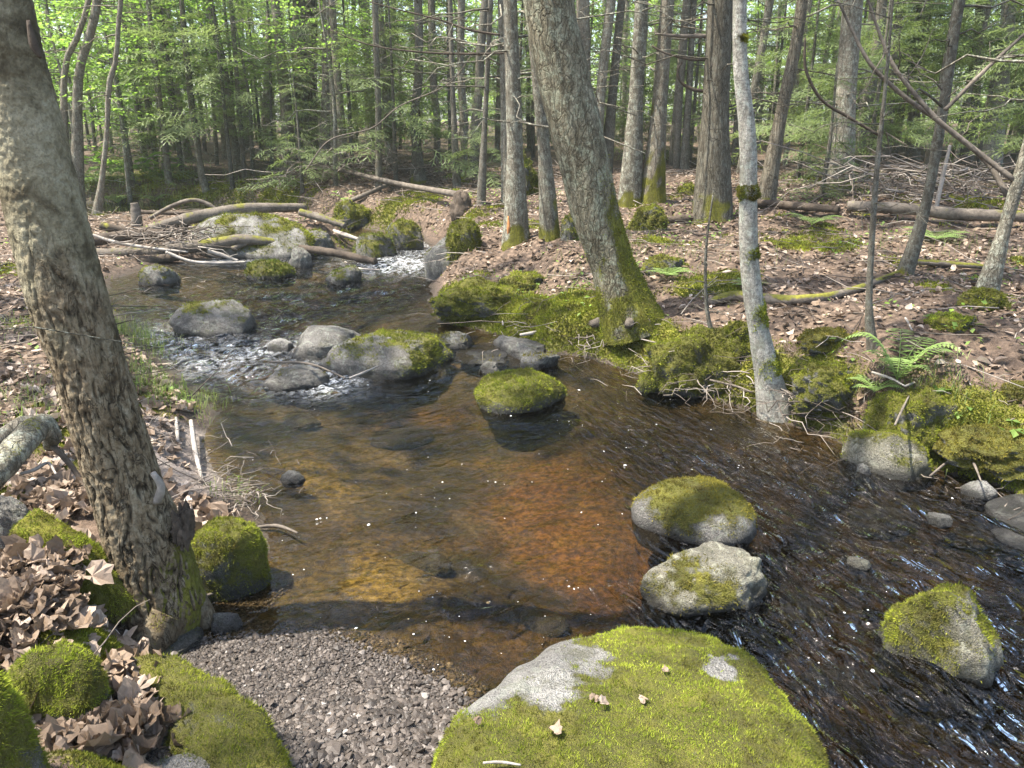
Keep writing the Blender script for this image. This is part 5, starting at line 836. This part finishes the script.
# close to the viewer
P_ = dict(name='stick', catg='stick', sides=9)
log('pale driftwood stick lying from the mud flat into the water', [(191, 421), (195, 450), (202, 479)], [4, 5, 3], 'palewood', zs=[.09, .07, .03], seed=32, **P_)
log('short pale stick beside the driftwood on the mud flat', [(176, 418), (177, 430), (178, 441)], [3, 4, 3], 'palewood', zs=.08, seed=33, **P_)
log('thin stick lying flat near the water edge by the mossy square rock', [(258, 527), (278, 526), (298, 533)], [3, 4, 2], 'deadwood', zs=.02, seed=34, **P_)
log('thin brown stick along the foot of the mossy square rock', [(205, 596), (235, 586), (259, 574)], [3, 4, 3], 'deadwood', zs=[.03, .03, .02], seed=35, **P_)
log('slim dark branch laid along the edge of the long mossy slab', [(150, 660), (190, 690), (215, 712), (236, 720)], [3, 4, 4, 3], 'darkwood', zs=[.20, .20, .19, .18], seed=36, **P_)
log('smooth grey root arching out of the moss, thick and bent like an elbow', [(-12, 480), (14, 452), (32, 432), (44, 424), (52, 436), (50, 446)], [30, 28, 25, 20, 17, 12], 'bark_grey', zs=[.40, .44, .46, .46, .40, .34], name='root', catg='root', moss=.35, seed=37, sides=24)
log('darker root arching behind the elbow root', [(-12, 448), (10, 432), (24, 424), (38, 424), (48, 434)], [20, 17, 16, 15, 12], 'bark_grey', zs=[.42, .46, .48, .47, .42], name='root', catg='root', moss=.1, seed=38, sides=20)
log('short bleached twig lying in the shade under the elbow root', [(20, 474), (34, 470), (48, 463), (56, 474)], [3, 4, 3, 2], 'palewood', zs=.36, seed=39, **P_)
log('dark root running downhill beside the trunk close by', [(50, 444), (62, 455), (74, 470), (86, 490)], [6, 6, 5, 4], 'darkwood', zs=[.36, .34, .30, .27], name='root', catg='root', seed=40)
for k, (pp, zz, lb_, mt) in enumerate([([(562, 315), (590, 312), (618, 322)], .14, 'pale root like stick under the leaning tree', 'palewood'), ([(452, 312), (490, 309), (500, 306), (503, 325)], .12, 'forked driftwood stick on the ledges', 'palewood'), ([(515, 328), (560, 334), (588, 343)], .1, 'long driftwood stick lodged along the ledge', 'palewood'), ([(680, 372), (690, 384), (706, 392)], .05, 'pale twig dangling from the overhang of the big hummock', 'palewood'), ([(655, 366), (670, 372), (700, 376)], .1, 'bent root twig below the big hummock', 'deadwood'),
        ([(710, 380), (735, 386), (752, 392)], .12, 'stick lodged between the big hummock and the pale tree', 'deadwood'), ([(800, 398), (830, 402), (862, 397)], .17, 'bowed stick along the bank between pale tree and fern', 'deadwood'), ([(790, 412), (820, 420), (850, 416)], .08, 'dark stick at the waterline beside the pale tree', 'darkwood'), ([(930, 476), (948, 462), (968, 456)], .06, 'pale twig leaning against the overhanging moss hump', 'deadwood'), ([(966, 452), (974, 464), (981, 481)], .1, 'crooked twig hanging from the moss hump into the water', 'deadwood'),
        ([(758, 372), (790, 345), (812, 330)], .22, 'thin branch leaning from the pale tree to the bank', 'deadwood'), ([(905, 386), (925, 380), (945, 383)], .32, 'bleached stick behind the fern hummock', 'palewood'), ([(872, 372), (890, 378), (905, 386)], .34, 'stick pointing at the fern', 'palewood'), ([(895, 425), (902, 410), (909, 396)], .3, 'upright pale twig on the fern hummock', 'deadwood'), ([(350, 378), (365, 372), (378, 366)], .12, 'thin wet twig lying on the riffle rocks', 'palewood'), ([(270, 362), (310, 364), (345, 378)], .14, 'long thin twig stretched over the low riffle rock', 'deadwood'), ([(345, 262), (355, 268), (380, 270)], .1, 'twig stranded in the shallow by the bend', 'palewood'), ([(640, 240), (680, 232), (720, 236)], .5, 'bare stick on the litter before the thick furrowed trunk', 'palewood'), ([(905, 300), (925, 290), (952, 288)], .5, 'grey stick on the open leaf litter', 'palewood'), ([(895, 310), (905, 318), (912, 330)], .5, 'short stick poking from the leaf litter', 'palewood')]):
    log(lb_, pp, [2.2, 2.6, 1.4], mt, zs=zz, seed=60+k, n=16, **P_)
log('tiny pale twig on the front of the huge boulder', [(483, 763), (500, 762), (521, 765)], [2.5, 3, 2], 'palewood', zs=.315, seed=81, n=10, **P_)
# tangle of drift twigs on the mud flat, and the brush pile up the slope
def tangle(c, R_, n, L, r, rg, flat=.35):
    out = []
    for k in range(n):
        g_ = np.clip(rg.normal(size=3), -1.5, 1.5); p = c+np.array([g_[0]*R_, g_[1]*R_*.7, abs(g_[2])*R_*flat]); a = rg.random()*6.28; out.append(twig_tube(p, [math.cos(a), math.sin(a), rg.normal()*.25], L*rg.uniform(.4, 1.2), r*rg.uniform(.5, 1.3), rg, .1, 6, 4, .09)[1])
    return out
def tangle_obj(name, label, catg, parts, rg):
    Vs, Fl = cat(parts); t = np.concatenate([np.full(len(v), rg.random()) for v, f in parts]); c = Vs.mean(0); c[2] = Vs[:, 2].min(); return tag(obj(name, Vs, Fl, M['twig'], origin=c, attrs={'tint': t}), label, catg)
rg = np.random.default_rng(31)
tangle_obj('twig_tangle', 'nest of thin drift twigs caught at the water edge above the square mossy rock', 'twig pile', tangle(at(243, 500, .05), .06, 60, .14, .0022, rg)+tangle(at(228, 490, .05), .06, 45, .16, .002, rg, .15), rg)
c = hit(955, 205); tangle_obj('brush_pile', 'grey brush pile of dead branches heaped behind the big fallen trunk', 'brush pile', tangle(c+[0, .5, .05], .6, 170, 1.0, .007, rg, .3), rg)
c = hit(350, 185); tangle_obj('brush_pile', 'thin dry brush tangled round the fallen pole below the dark cluster', 'brush pile', tangle(c+[0, .5, .1], .7, 150, 1.0, .007, rg, .4), rg)
c = hit(165, 258); tangle_obj('brush_pile', 'twigs and debris jammed between the two lowest logs', 'brush pile', tangle(c+[0, .1, .12], .3, 120, .5, .007, rg, .4), rg)
tangle_obj('brush_pile', 'twigs and dead leaves caught at the end of the pale boulder in the jam', 'brush pile', tangle(hit(270, 245)+[0, 0, .15], .16, 60, .35, .006, rg, .5), rg)
c = at(600, 345, .08); tangle_obj('twig_tangle', 'tangle of fine roots and twigs at the waterline under the leaning tree', 'twig pile', tangle(c, .13, 70, .3, .004, rg, .5), rg)
tangle_obj('twig_tangle', 'loose twigs lodged between the ledges and the leaning tree', 'twig pile', tangle(at(555, 330, .1), .12, 40, .3, .004, rg, .4), rg)
c = at(720, 390, .08); tangle_obj('twig_tangle', 'fringe of dead roots hanging beneath the big moss hummock', 'twig pile', tangle(c, .13, 34, .26, .0035, rg, .5), rg)
tangle_obj('twig_tangle', 'dead roots under the upstream end of the big moss hummock', 'twig pile', tangle(at(680, 375, .08), .11, 50, .25, .004, rg, .5), rg)
c = at(820, 408, .1); tangle_obj('twig_tangle', 'dark tangle of roots and sticks on the bank right beside the pale tree foot', 'twig pile', tangle(c, .16, 60, .3, .0035, rg, .4), rg)
# ---- fern and small plants
def frond(az, L, rise, rg, npair=17):
    t = np.linspace(0, 1, npair*2); rach = np.stack([np.cos(az)*L*t*.85, np.sin(az)*L*t*.85, rise*L*(t-.75*t*t)*1.5], 1); parts = [tube(rach, [.0022, .0008], 4)]
    Q = []
    for k in range(2, npair*2, 2):
        for sgn in (-1, 1):
            d = unit(rach[k]-rach[k-1]); s = unit(np.cross([0, 0, 1.], d))*sgn; l = L*.24*math.sin(math.pi*(.12+.85*t[k]**.8))*rg.uniform(.85, 1.1); a = rach[k]; D = unit(s+d*.35+np.array([0, 0, -.15])); w = np.cross(D, [0, 0, 1.])*l*.14; Q.append([a-w*.4, a+D*l*.35-w, a+D*l, a+D*l*.35+w])
    Q = np.array(Q); parts.append((Q.reshape(-1, 3), [np.arange(len(Q)*4).reshape(-1, 4)])); return cat(parts)
def fern(label, c, L, n, seed, rise=.9):
    rg = np.random.default_rng(seed); root = empty('fern', c, label, 'fern')
    for k in range(n):
        V, Fl = frond(k*6.283/n+rg.normal()*.2, L*rg.uniform(.75, 1.1), rise*rg.uniform(.8, 1.2), rg); obj('frond', V+c, Fl, M['fern'], root, attrs={'tint': np.clip(.5+rg.normal(size=len(V))*.15, 0, 1)}, smooth=False)
fern('green fern spreading its fronds above the moss hummock by the thin dark sapling', hit(895, 392)+[0, 0, .03], .31, 9, 1, 1.15)
fern('small drooping fern lower down beside the larger one', hit(872, 408)+[0, 0, .05], .2, 7, 2, .6)
fern('low pale fern in the litter between leaning tree and twig sapling', hit(668, 280)+[0, 0, .02], .26, 8, 3, .4)
fern('pale fern lying at the foot of the big fallen trunk', hit(935, 243)+[0, 0, .03], .36, 9, 4, .35)
fern('fern on the slope beside the little fir', hit(812, 228)+[0, 0, .03], .32, 8, 5, .5)
fern('fern on the sunny mossy flat beyond the log jam', hit(118, 205)+[0, 0, .03], .42, 9, 6, .6)
fern('second fern on the mossy flat beside the pale stub', hit(155, 205)+[0, 0, .03], .36, 8, 7, .6)
fern('fern at the twig sapling\'s upper side on the litter', hit(745, 290)+[0, 0, .02], .18, 7, 8, .4)
def plant(label, c, s, n, seed, mat='broad'):
    rg = np.random.default_rng(seed); root = empty('seedling', c, label, 'plant'); parts = []; Q = []
    for k in range(n):
        a = rg.random()*6.28; tip = c+np.array([math.cos(a), math.sin(a), rg.uniform(.6, 1.6)])*s*rg.uniform(.3, 1.); parts.append(tube(np.array([c-[0, 0, .01], (c+tip)/2+[0, 0, s*.15], tip]), [.0018, .001], 4, 5)); D = np.array([[math.cos(a+j*2.1), math.sin(a+j*2.1), -.15] for j in range(3)]); Q.append(leaf_quads(np.repeat(tip[None], 3, 0), D, s*.6, rg, .25))
    V, Fl = cat(parts); obj('stem', V, Fl, M['grass'], root, attrs={'tint': np.full(len(V), .4)}); Q = np.concatenate(Q); obj('foliage', Q.reshape(-1, 3), np.arange(len(Q)*4).reshape(-1, 4), M[mat], root, attrs={'tint': np.repeat(rg.random(len(Q)), 4)}, smooth=False)
for k, (px, py, s, n, lb_) in enumerate([(1010, 452, .07, 6, 'light green seedling on the long moss hump'), (930, 398, .06, 5, 'seedling sprouting from the fern hummock top'), (898, 422, .05, 5, 'tiny pale seedlings at the front of the fern hummock'), (957, 425, .05, 4, 'seedling in the hollow between hummock and long hump'), (64, 150, .35, 10, 'leafy seedling in sun beside the leaning double trunk'), (345, 208, .14, 6, 'bright seedling on the bank beyond the bend'), (120, 180, .4, 12, 'clump of light green leafy plants behind the pale crooked sapling'), (160, 178, .4, 12, 'clump of leafy plants at the foot of the slanting stem'), (84, 188, .4, 12, 'leafy plants at the trunk side of the mossy flat'), (640, 275, .08, 5, 'seedling in the litter beside the low pale fern'), (425, 640, .0, 0, '')]):
    if n: plant(lb_, hit(px, py)+[0, 0, .01], s, n, 40+k)
rg = np.random.default_rng(58); x = rg.uniform(-6, 8, 9000); y = rg.uniform(2.8, 11, 9000); k = (fbm(np.stack([x, y, 0*x], 1), 3, .9, 19) > .16)*(bil(SD, x, y) > .08)*(np.abs(x) < y*.75+.3); x, y = x[k], y[k]
P = np.stack([x, y, hz(x, y)+rg.uniform(.01, .07, len(x))], 1); Q = leaf_quads(P, rg.normal(size=(len(x), 3)), .034, rg, .4); n = len(Q); tag(obj('ground_cover', Q.reshape(-1, 3), np.arange(4*n).reshape(-1, 4), M['broad'], attrs={'tint': np.repeat(rg.random(n), 4)}, smooth=False), 'small green leaves of low plants scattered over the banks', 'ground cover', None, 'stuff')
# grass on the near bank and sunny spots: nobody could count the blades
rg = np.random.default_rng(55)
def grass_patch(spots, label):
    Vs = []
    for px, py, r, n, h in spots:
        c = hit(px, py); p = c[:2]+rg.normal(size=(n, 2))*r; z = hz(p[:, 0], p[:, 1]); a = rg.random(n)*6.28; ln = h*rg.uniform(.5, 1.2, n); b = np.stack([p[:, 0], p[:, 1], z-.005], 1); d = np.stack([np.cos(a), np.sin(a), np.zeros(n)], 1); s = np.stack([-np.sin(a), np.cos(a), np.zeros(n)], 1)*.0018*(h/.1)**.5
        m = b+d*ln[:, None]*.25+np.array([0, 0, 1])*ln[:, None]*.7; t = b+d*ln[:, None]*.75+np.array([0, 0, 1])*ln[:, None]*.75; Vs.append(np.stack([b-s, b+s, m+s*.8, m-s*.8, t], 1))
    V = np.concatenate(Vs); n = len(V); i = np.arange(n)[:, None]*5; o = obj('grass', V.reshape(-1, 3), [i+np.array([[0, 1, 2, 3]]), i+np.array([[3, 2, 4]])], M['grass'], attrs={'tint': np.repeat(rg.random(n), 5)}, smooth=False); tag(o, label, 'grass', None, 'stuff')
grass_patch([(150, 345, .16, 260, .13), (140, 380, .12, 260, .12), (175, 400, .12, 260, .09), (120, 330, .15, 200, .12), (200, 400, .08, 120, .06), (45, 410, .15, 200, .09), (20, 330, .3, 250, .1), (160, 200, 1., 700, .2), (90, 190, 1., 500, .2), (640, 260, .4, 300, .1), (900, 415, .12, 140, .09), (930, 400, .12, 120, .1), (945, 245, .5, 250, .1), (560, 290, .3, 180, .06), (240, 500, .05, 30, .1)], 'thin green grass blades on the banks and mossy flat')
# ---- dead leaves
def leaf_mesh(P, N, s, rg, lobed):
    """curled dead leaves at P: oval beech leaves or lobed maple leaves"""
    n = len(P); a = rg.random(n)*6.283; t1 = unit(np.cross(N, np.stack([np.cos(a), np.sin(a), np.zeros(n)+.01], 1))); t2 = np.cross(N, t1); sz = s*np.clip(np.exp(rg.normal(size=n)*.38)*.85, .35, 1.6)
    if lobed:
        ang = np.linspace(-2.6, 2.6, 15); rad = np.array([.42, .54, .52, .64, .58, .72, .66, .92, .64, .74, .58, .62, .52, .54, .42]); L = np.concatenate([[[0, 0]], np.stack([.5*(.3*rad+.45)*np.cos(ang)*1.2, .5*(.3*rad+.45)*np.sin(ang)*1.2], 1), np.stack([rad*np.cos(ang), rad*np.sin(ang)], 1)]); L[:, 0] -= .25; Fi = np.array([[0, k, k+1] for k in range(1, 15)]+[[k, k+15, k+16] for k in range(1, 15)]+[[k, k+16, k+1] for k in range(1, 15)])
    else:
        L = np.array([[-.5, 0], [-.2, .27], [.18, .25], [.55, 0], [.18, -.25], [-.2, -.27], [-.18, 0], [.2, 0]]); Fi = None; Fq = np.array([[0, 6, 1, 1], [6, 7, 2, 1], [7, 3, 2, 2], [0, 5, 6, 6], [6, 5, 4, 7], [7, 4, 3, 3]]); Fi = np.array([[0, 6, 1], [6, 7, 2], [6, 2, 1], [7, 3, 2], [0, 5, 6], [6, 5, 4], [6, 4, 7], [7, 4, 3]])
    k = len(L); x, y = L[None, :, 0], L[None, :, 1]; c1 = rg.normal(size=(n, 1))*.5+.2; c2 = rg.normal(size=(n, 1))*.6; fold = np.abs(rg.normal(size=(n, 1)))*.5; w = rg.normal(size=(n, 1))*.3
    z = c1*x*x+c2*y*y+fold*np.abs(y)+w*x*y+((.07*rg.normal(size=(n, k))+.22*np.sin(3.1*x+rg.normal(size=(n, 1))*3)*np.cos(2.6*y+rg.normal(size=(n, 1))*3)+.5*rg.normal(size=(n, 1))*np.maximum(0, np.hypot(x, y)-.35)) if lobed else 0)
    V = P[:, None]+sz[:, None, None]*(x[..., None]*t1[:, None]+y[..., None]*t2[:, None]+z[..., None]*N[:, None]); i = np.arange(n)[:, None, None]*k+Fi[None]
    return V.reshape(-1, 3), i.reshape(-1, 3), np.repeat(rg.beta(1.6, 1.5, n), k)
def litter(name, label, P, N, s, rg, lobed, tmul=1., toff=0.):
    V, Fi, t = leaf_mesh(P, N, s, rg, lobed); o = obj(name, V, Fi, M['litter'], attrs={'tint': np.clip(t*tmul+toff, 0, 1)}, smooth=False); return tag(o, label, 'leaves', None, 'stuff')
rg = np.random.default_rng(66)
def rand_ground(n, x0, x1, y0, y1, dens):
    x = rg.uniform(x0, x1, n); y = y0+(y1-y0)*rg.random(n)**1.25; k = rg.random(n) < dens(x, y); x, y = x[k], y[k]; return np.stack([x, y, hz(x, y)+rg.random(len(x))*.018], 1)
ld = lambda x, y: np.clip(bil(litt, x, y), 0, 1)*(bil(SD, x, y) > .10)*(np.abs(x) < y*.80+.6)
P = rand_ground(150000, -9, 12, 3.2, 14.5, lambda x, y: ld(x, y)*np.clip(1.15-(y-3)/16, .3, 1)); N = unit(np.array([0, 0, 1.])+rg.normal(size=(len(P), 3))*.30)
litter('leaf_litter', 'brown dead leaves carpeting the far bank and slope', P, N, .046, rg, False, .95, .02)
def drift(spots, s):
    Ps = []
    for px, py, z, rx, n, th in spots: c = at(px, py, z); p = c+np.stack([rg.normal(size=n)*rx, rg.normal(size=n)*rx*1.1, np.zeros(n)], 1); p[:, 2] = np.maximum(hz(p[:, 0], p[:, 1]), z-.03)+rg.random(n)*th; Ps.append(p)
    P = np.concatenate(Ps); return P, unit(np.array([0, 0, 1.])+rg.normal(size=(len(P), 3))*.45)
P, N = drift([(25, 572, .37, .06, 300, .045), (12, 600, .37, .06, 300, .045), (25, 615, .34, .04, 120, .04), (5, 630, .36, .05, 90, .04), (55, 508, .30, .045, 70, .04), (48, 492, .32, .045, 60, .03), (78, 500, .27, .03, 30, .03)], .065); litter('leaf_drift', 'drift of pinkish dead leaves beside the mossy root of the trunk close by', P, N, .041, rg, True, .86, .0)
P, N = drift([(125, 700, .19, .028, 70, .045), (140, 720, .19, .028, 60, .045), (118, 738, .21, .035, 90, .05), (148, 692, .18, .02, 30, .04), (155, 735, .18, .03, 40, .04), (95, 752, .23, .05, 80, .05), (132, 678, .18, .02, 24, .04)], .06); litter('leaf_drift', 'heap of large tan dead leaves in the hollow between mossy rock and slab', P, N, .045, rg, True, .8, .02)
P = rand_ground(3600, -2.6, -.4, 1.4, 4.2, lambda x, y: (bil(SD, x, y) > .12)*(bil(grav, x, y) < .2)*(bil(mud, x, y) < .3)*.9); N = unit(np.array([0, 0, 1.])+rg.normal(size=(len(P), 3))*.4); litter('leaf_litter', 'scattered dead leaves on the near bank behind the trunk close by', P, N, .05, rg, True, .95, .12)
for k, (px, py, s, t, lb_) in enumerate([(665, 670, .030, .58, 'orange tan fallen leaf, farthest of those on the huge boulder'), (604, 703, .027, .8, 'pale cream fallen leaf in the middle of the huge boulder'), (555, 729, .028, .66, 'yellowish fallen leaf nearest the near edge of the huge boulder'), (595, 696, .02, .55, 'small tan fallen leaf just beside the pale cream one'), (478, 720, .022, .35, 'dark fallen leaf at the bare side of the huge boulder'), (643, 697, .011, .75, 'tiny pale leaf fleck on the huge boulder')]):
    c = at(px, py, .29); d_ = np.hypot(BIGV[:, 0]-c[0], BIGV[:, 1]-c[1]); zt = BIGV[d_ < .05][:, 2].max() if (d_ < .05).any() else .29; c = at(px, py, zt+.008); V, Fi, tt = leaf_mesh(c[None], np.array([[.1, -.15, 1.]])/1.02, s*1.1, rg, True); tag(obj('dead_leaf', V, Fi, M['litter'], origin=c, attrs={'tint': np.full(len(V), t)}, smooth=False), lb_, 'leaf')
# ---- moss growing over the soil of the banks
rg = np.random.default_rng(71); mw = np.clip(mossm.ravel()-.25, 0, 1)*(YY.ravel() > 1.0)*(YY.ravel() < 15)*(np.abs(XX.ravel()) < YY.ravel()*.72+.4)/np.clip(YY.ravel(), 1.5, 9)**1.2; P, N = scatter(GV, GF, mw, 200000, rg)
d_ = np.linalg.norm(P-CAM, axis=1); h = np.clip(d_/F*2.6, .009, .03)[:, None]; n = len(P); d = unit(N+rg.normal(size=(n, 3))*.7); s = unit(np.cross(d, rg.normal(size=(n, 3))))*h*.3; V = np.stack([P-s-[0, 0, .004], P+s-[0, 0, .004], P+d*h*rg.uniform(.5, 1.3, n)[:, None]], 1).reshape(-1, 3)
tag(obj('moss', V, np.arange(3*n).reshape(-1, 3), M['moss'], attrs={'tint': np.repeat(rg.random(n), 3)}, smooth=False), 'yellow green moss carpeting patches of the banks', 'moss', None, 'stuff')
# ---- gravel
rg = np.random.default_rng(88); ico = bpy.data.meshes.new('tmp'); import bmesh
bm = bmesh.new(); bmesh.ops.create_icosphere(bm, subdivisions=1, radius=1.); IV = np.array([v.co[:] for v in bm.verts]); IF = np.array([[v.index for v in f.verts] for f in bm.faces]); bm.free()
def pebbles(P, s, rg):
    n = len(P); k = len(IV); d = 1+rg.normal(size=(n, k))*.13; A = np.stack([s, s*rg.uniform(.6, 1, n), s*rg.uniform(.4, .75, n)], 1); a = rg.random(n)*6.283; ca, sa = np.cos(a)[:, None], np.sin(a)[:, None]; V = IV[None]*d[..., None]*A[:, None]; tl = rg.normal(size=(n, 2))*.3
    x = V[..., 0]*ca-V[..., 1]*sa; y = V[..., 0]*sa+V[..., 1]*ca; z = V[..., 2]+tl[:, :1]*x+tl[:, 1:]*y; V = np.stack([x, y, z], -1)+P[:, None]; return V.reshape(-1, 3), (np.arange(n)[:, None, None]*k+IF[None]).reshape(-1, 3), np.repeat(rg.beta(2, 2.6, n), k)
x = rg.uniform(-1.5, .35, 220000); y = rg.uniform(1.15, 2.6, 220000); g = bil(grav, x, y); s_ = bil(SD, x, y); k = (rg.random(len(x)) < g*1.2-.1)*(s_ > -.14); x, y = x[k][:80000], y[k][:80000]
u, v, d = project(np.stack([x, y, hz(x, y)], 1)); big_ = sstep(660, 760, v)*sstep(230, 380, u); s = .0026*np.exp(rg.normal(size=len(x))*.52)*(1+1.15*big_); s = np.minimum(s, .017); P = np.stack([x, y, hz(x, y)+s*.35], 1); V, Fi, t = pebbles(P, s, rg)
tag(obj('gravel', V, Fi, M['gravel'], attrs={'tint': t}, smooth=False), 'grey brown gravel of the small bar between mossy slab and huge boulder', 'gravel', None, 'stuff')
for k, (px, py, s, t, lb_) in enumerate([(333, 757, .026, .55, 'largest blocky pebble on the gravel bar at the bottom edge'), (424, 702, .016, .92, 'pale rounded pebble beside the huge boulder'), (360, 715, .018, .6, 'flat grey brown pebble in the middle of the gravel bar'), (390, 737, .02, .5, 'dark rounded pebble on the coarse part of the gravel'), (345, 736, .014, .97, 'small white pebble on the coarse gravel')]):
    c = hit(px, py)+[0, 0, s*.4]; V, Fi, tt = pebbles(c[None], np.array([s]), rg); tag(obj('pebble', V, Fi, M['gravel'], origin=c, attrs={'tint': np.full(len(V), t)}, smooth=False), lb_, 'pebble')
# ---- twig litter over the slope and bank
parts, tn = [], []; P = rand_ground(3200, -7, 9, 3.0, 15, lambda x, y: (bil(SD, x, y) > .08)*(np.abs(x) < y*.8+.5)*1.)
for p in P: a = rg.random()*6.28; tb = twig_tube(p+[0, 0, .015], [math.cos(a), math.sin(a), abs(rg.normal())*.18], rg.uniform(.12, .6), rg.uniform(.002, .005)*(1+p[1]*.05), rg, .05, 4, 3, .05)[1]; parts.append(tb); tn.append(np.full(len(tb[0]), rg.random()))
V, Fl = cat(parts); tag(obj('twig_litter', V, Fl, M['twig'], attrs={'tint': np.concatenate(tn)}), 'fine dead twigs strewn over the forest floor', 'twigs', None, 'stuff')
parts, tn = [], []
for (px, py, n, r) in [(580, 345, 30, .2), (640, 360, 26, .15), (700, 385, 30, .2), (760, 400, 18, .12), (830, 405, 34, .2), (900, 440, 26, .15), (960, 460, 22, .2), (200, 470, 60, .2), (230, 490, 40, .12), (170, 440, 24, .12), (470, 310, 20, .2), (520, 330, 24, .15), (130, 300, 30, .4), (60, 480, 14, .15), (100, 690, 10, .1)]:
    c = hit(px, py)
    for _ in range(n): q = c+np.array([rg.normal()*r, rg.normal()*r, 0]); q[2] = max(float(hz(q[0], q[1])), float(wl(q[1])))+rg.random()*.03; a = rg.random()*6.28; tb = twig_tube(q, [math.cos(a), math.sin(a), rg.normal()*.2], rg.uniform(.06, .26), rg.uniform(.0012, .003), rg, .1, 5, 4, .08)[1]; parts.append(tb); tn.append(np.full(len(tb[0]), rg.random()))
V, Fl = cat(parts); tag(obj('twig_debris', V, Fl, M['twig'], attrs={'tint': np.concatenate(tn)}), 'fine twig debris along the water edges', 'twigs', None, 'stuff')
# ---- floating foam flecks and bubbles
n = 420; u = rg.uniform(230, 1010, n); v = 380+(700-380)*rg.random(n)**1.3; P = np.array([atw(a, b) for a, b in zip(u, v)]); k = (bil(SD, P[:, 0], P[:, 1]) < -.05)*(fbm(P, 3, 2., 5) > -.12); P = P[k]; P[:, 2] += .003; s = .0027*np.exp(rg.normal(size=len(P))*.5)
V, Fi, t = pebbles(P, s, rg); V[:, 2] = np.repeat(P[:, 2], len(IV))+(V[:, 2]-np.repeat(P[:, 2], len(IV)))*.4; tag(obj('foam', V, Fi, M['foam'], attrs={'tint': t}), 'white foam flecks drifting on the pool', 'foam', None, 'stuff')
HAZE = .0015
# ================================================================== light, sky, camera
SUN_DIR = unit(np.array([-.42, -.06, .90])); EL = math.asin(SUN_DIR[2]); AZ = math.atan2(SUN_DIR[0], SUN_DIR[1])
w = bpy.data.worlds.new('World'); C.world = w; w.use_nodes = True; nt = w.node_tree; bg = nt.nodes['Background']
sky = nt.nodes.new('ShaderNodeTexSky'); sky.sky_type = 'NISHITA'; sky.sun_disc = False; sky.sun_elevation = EL; sky.sun_rotation = AZ; sky.air_density = 1.; sky.dust_density = 2.5; sky.ozone_density = 1.
nt.links.new(sky.outputs[0], bg.inputs[0]); bg.inputs[1].default_value = .15
L = bpy.data.lights.new('sun', 'SUN'); L.energy = 4.2; L.angle = math.radians(.6); L.color = (1, .95, .86); so = bpy.data.objects.new('sun', L); COL.objects.link(so); so.rotation_euler = Vector(SUN_DIR).to_track_quat('Z', 'Y').to_euler(); so.location = (0, 0, 30)
cam = bpy.data.cameras.new('camera'); cam.sensor_width = 36; cam.lens = 36*F/1024; cam.clip_start = .05; cam.clip_end = 600; co = bpy.data.objects.new('camera', cam); COL.objects.link(co); co.location = CAM; co.rotation_euler = (math.pi/2-PITCH, 0, 0); C.camera = co
C.render.engine = 'CYCLES'; cy = C.cycles; cy.use_denoising = True; cy.max_bounces = 7; cy.diffuse_bounces = 3; cy.glossy_bounces = 3; cy.transmission_bounces = 4; cy.transparent_max_bounces = 8; cy.caustics_reflective = False; cy.caustics_refractive = False; cy.sample_clamp_indirect = 6
try: cy.denoiser = 'OPENIMAGEDENOISE'; cy.denoising_prefilter = 'ACCURATE'
except Exception: pass
vs = C.view_settings; vs.view_transform = 'Standard'; vs.look = 'None'; vs.exposure = 1.92; vs.gamma = 1; vs.use_curve_mapping = False

m, nt = newmat('forest_haze'); pv = nd(nt, 'VolumePrincipled', {'Color': (.86, .93, .84), 'Density': HAZE, 'Anisotropy': .2}); om = nt.nodes.new('ShaderNodeOutputMaterial'); nt.links.new(pv.outputs[0], om.inputs['Volume'])
zt = 24.; zb_ = float(HZ.min())-1; hv = np.array([[x, y, z] for z in (zb_, zt) for y in (-65, 215) for x in (-130, 130)], float)
if HAZE > 0: tag(obj('haze', hv, np.array([[0, 2, 3, 1], [4, 5, 7, 6], [0, 1, 5, 4], [2, 6, 7, 3], [0, 4, 6, 2], [1, 3, 7, 5]]), m, smooth=False), 'pale humid air between the trunks', None, None, 'stuff')
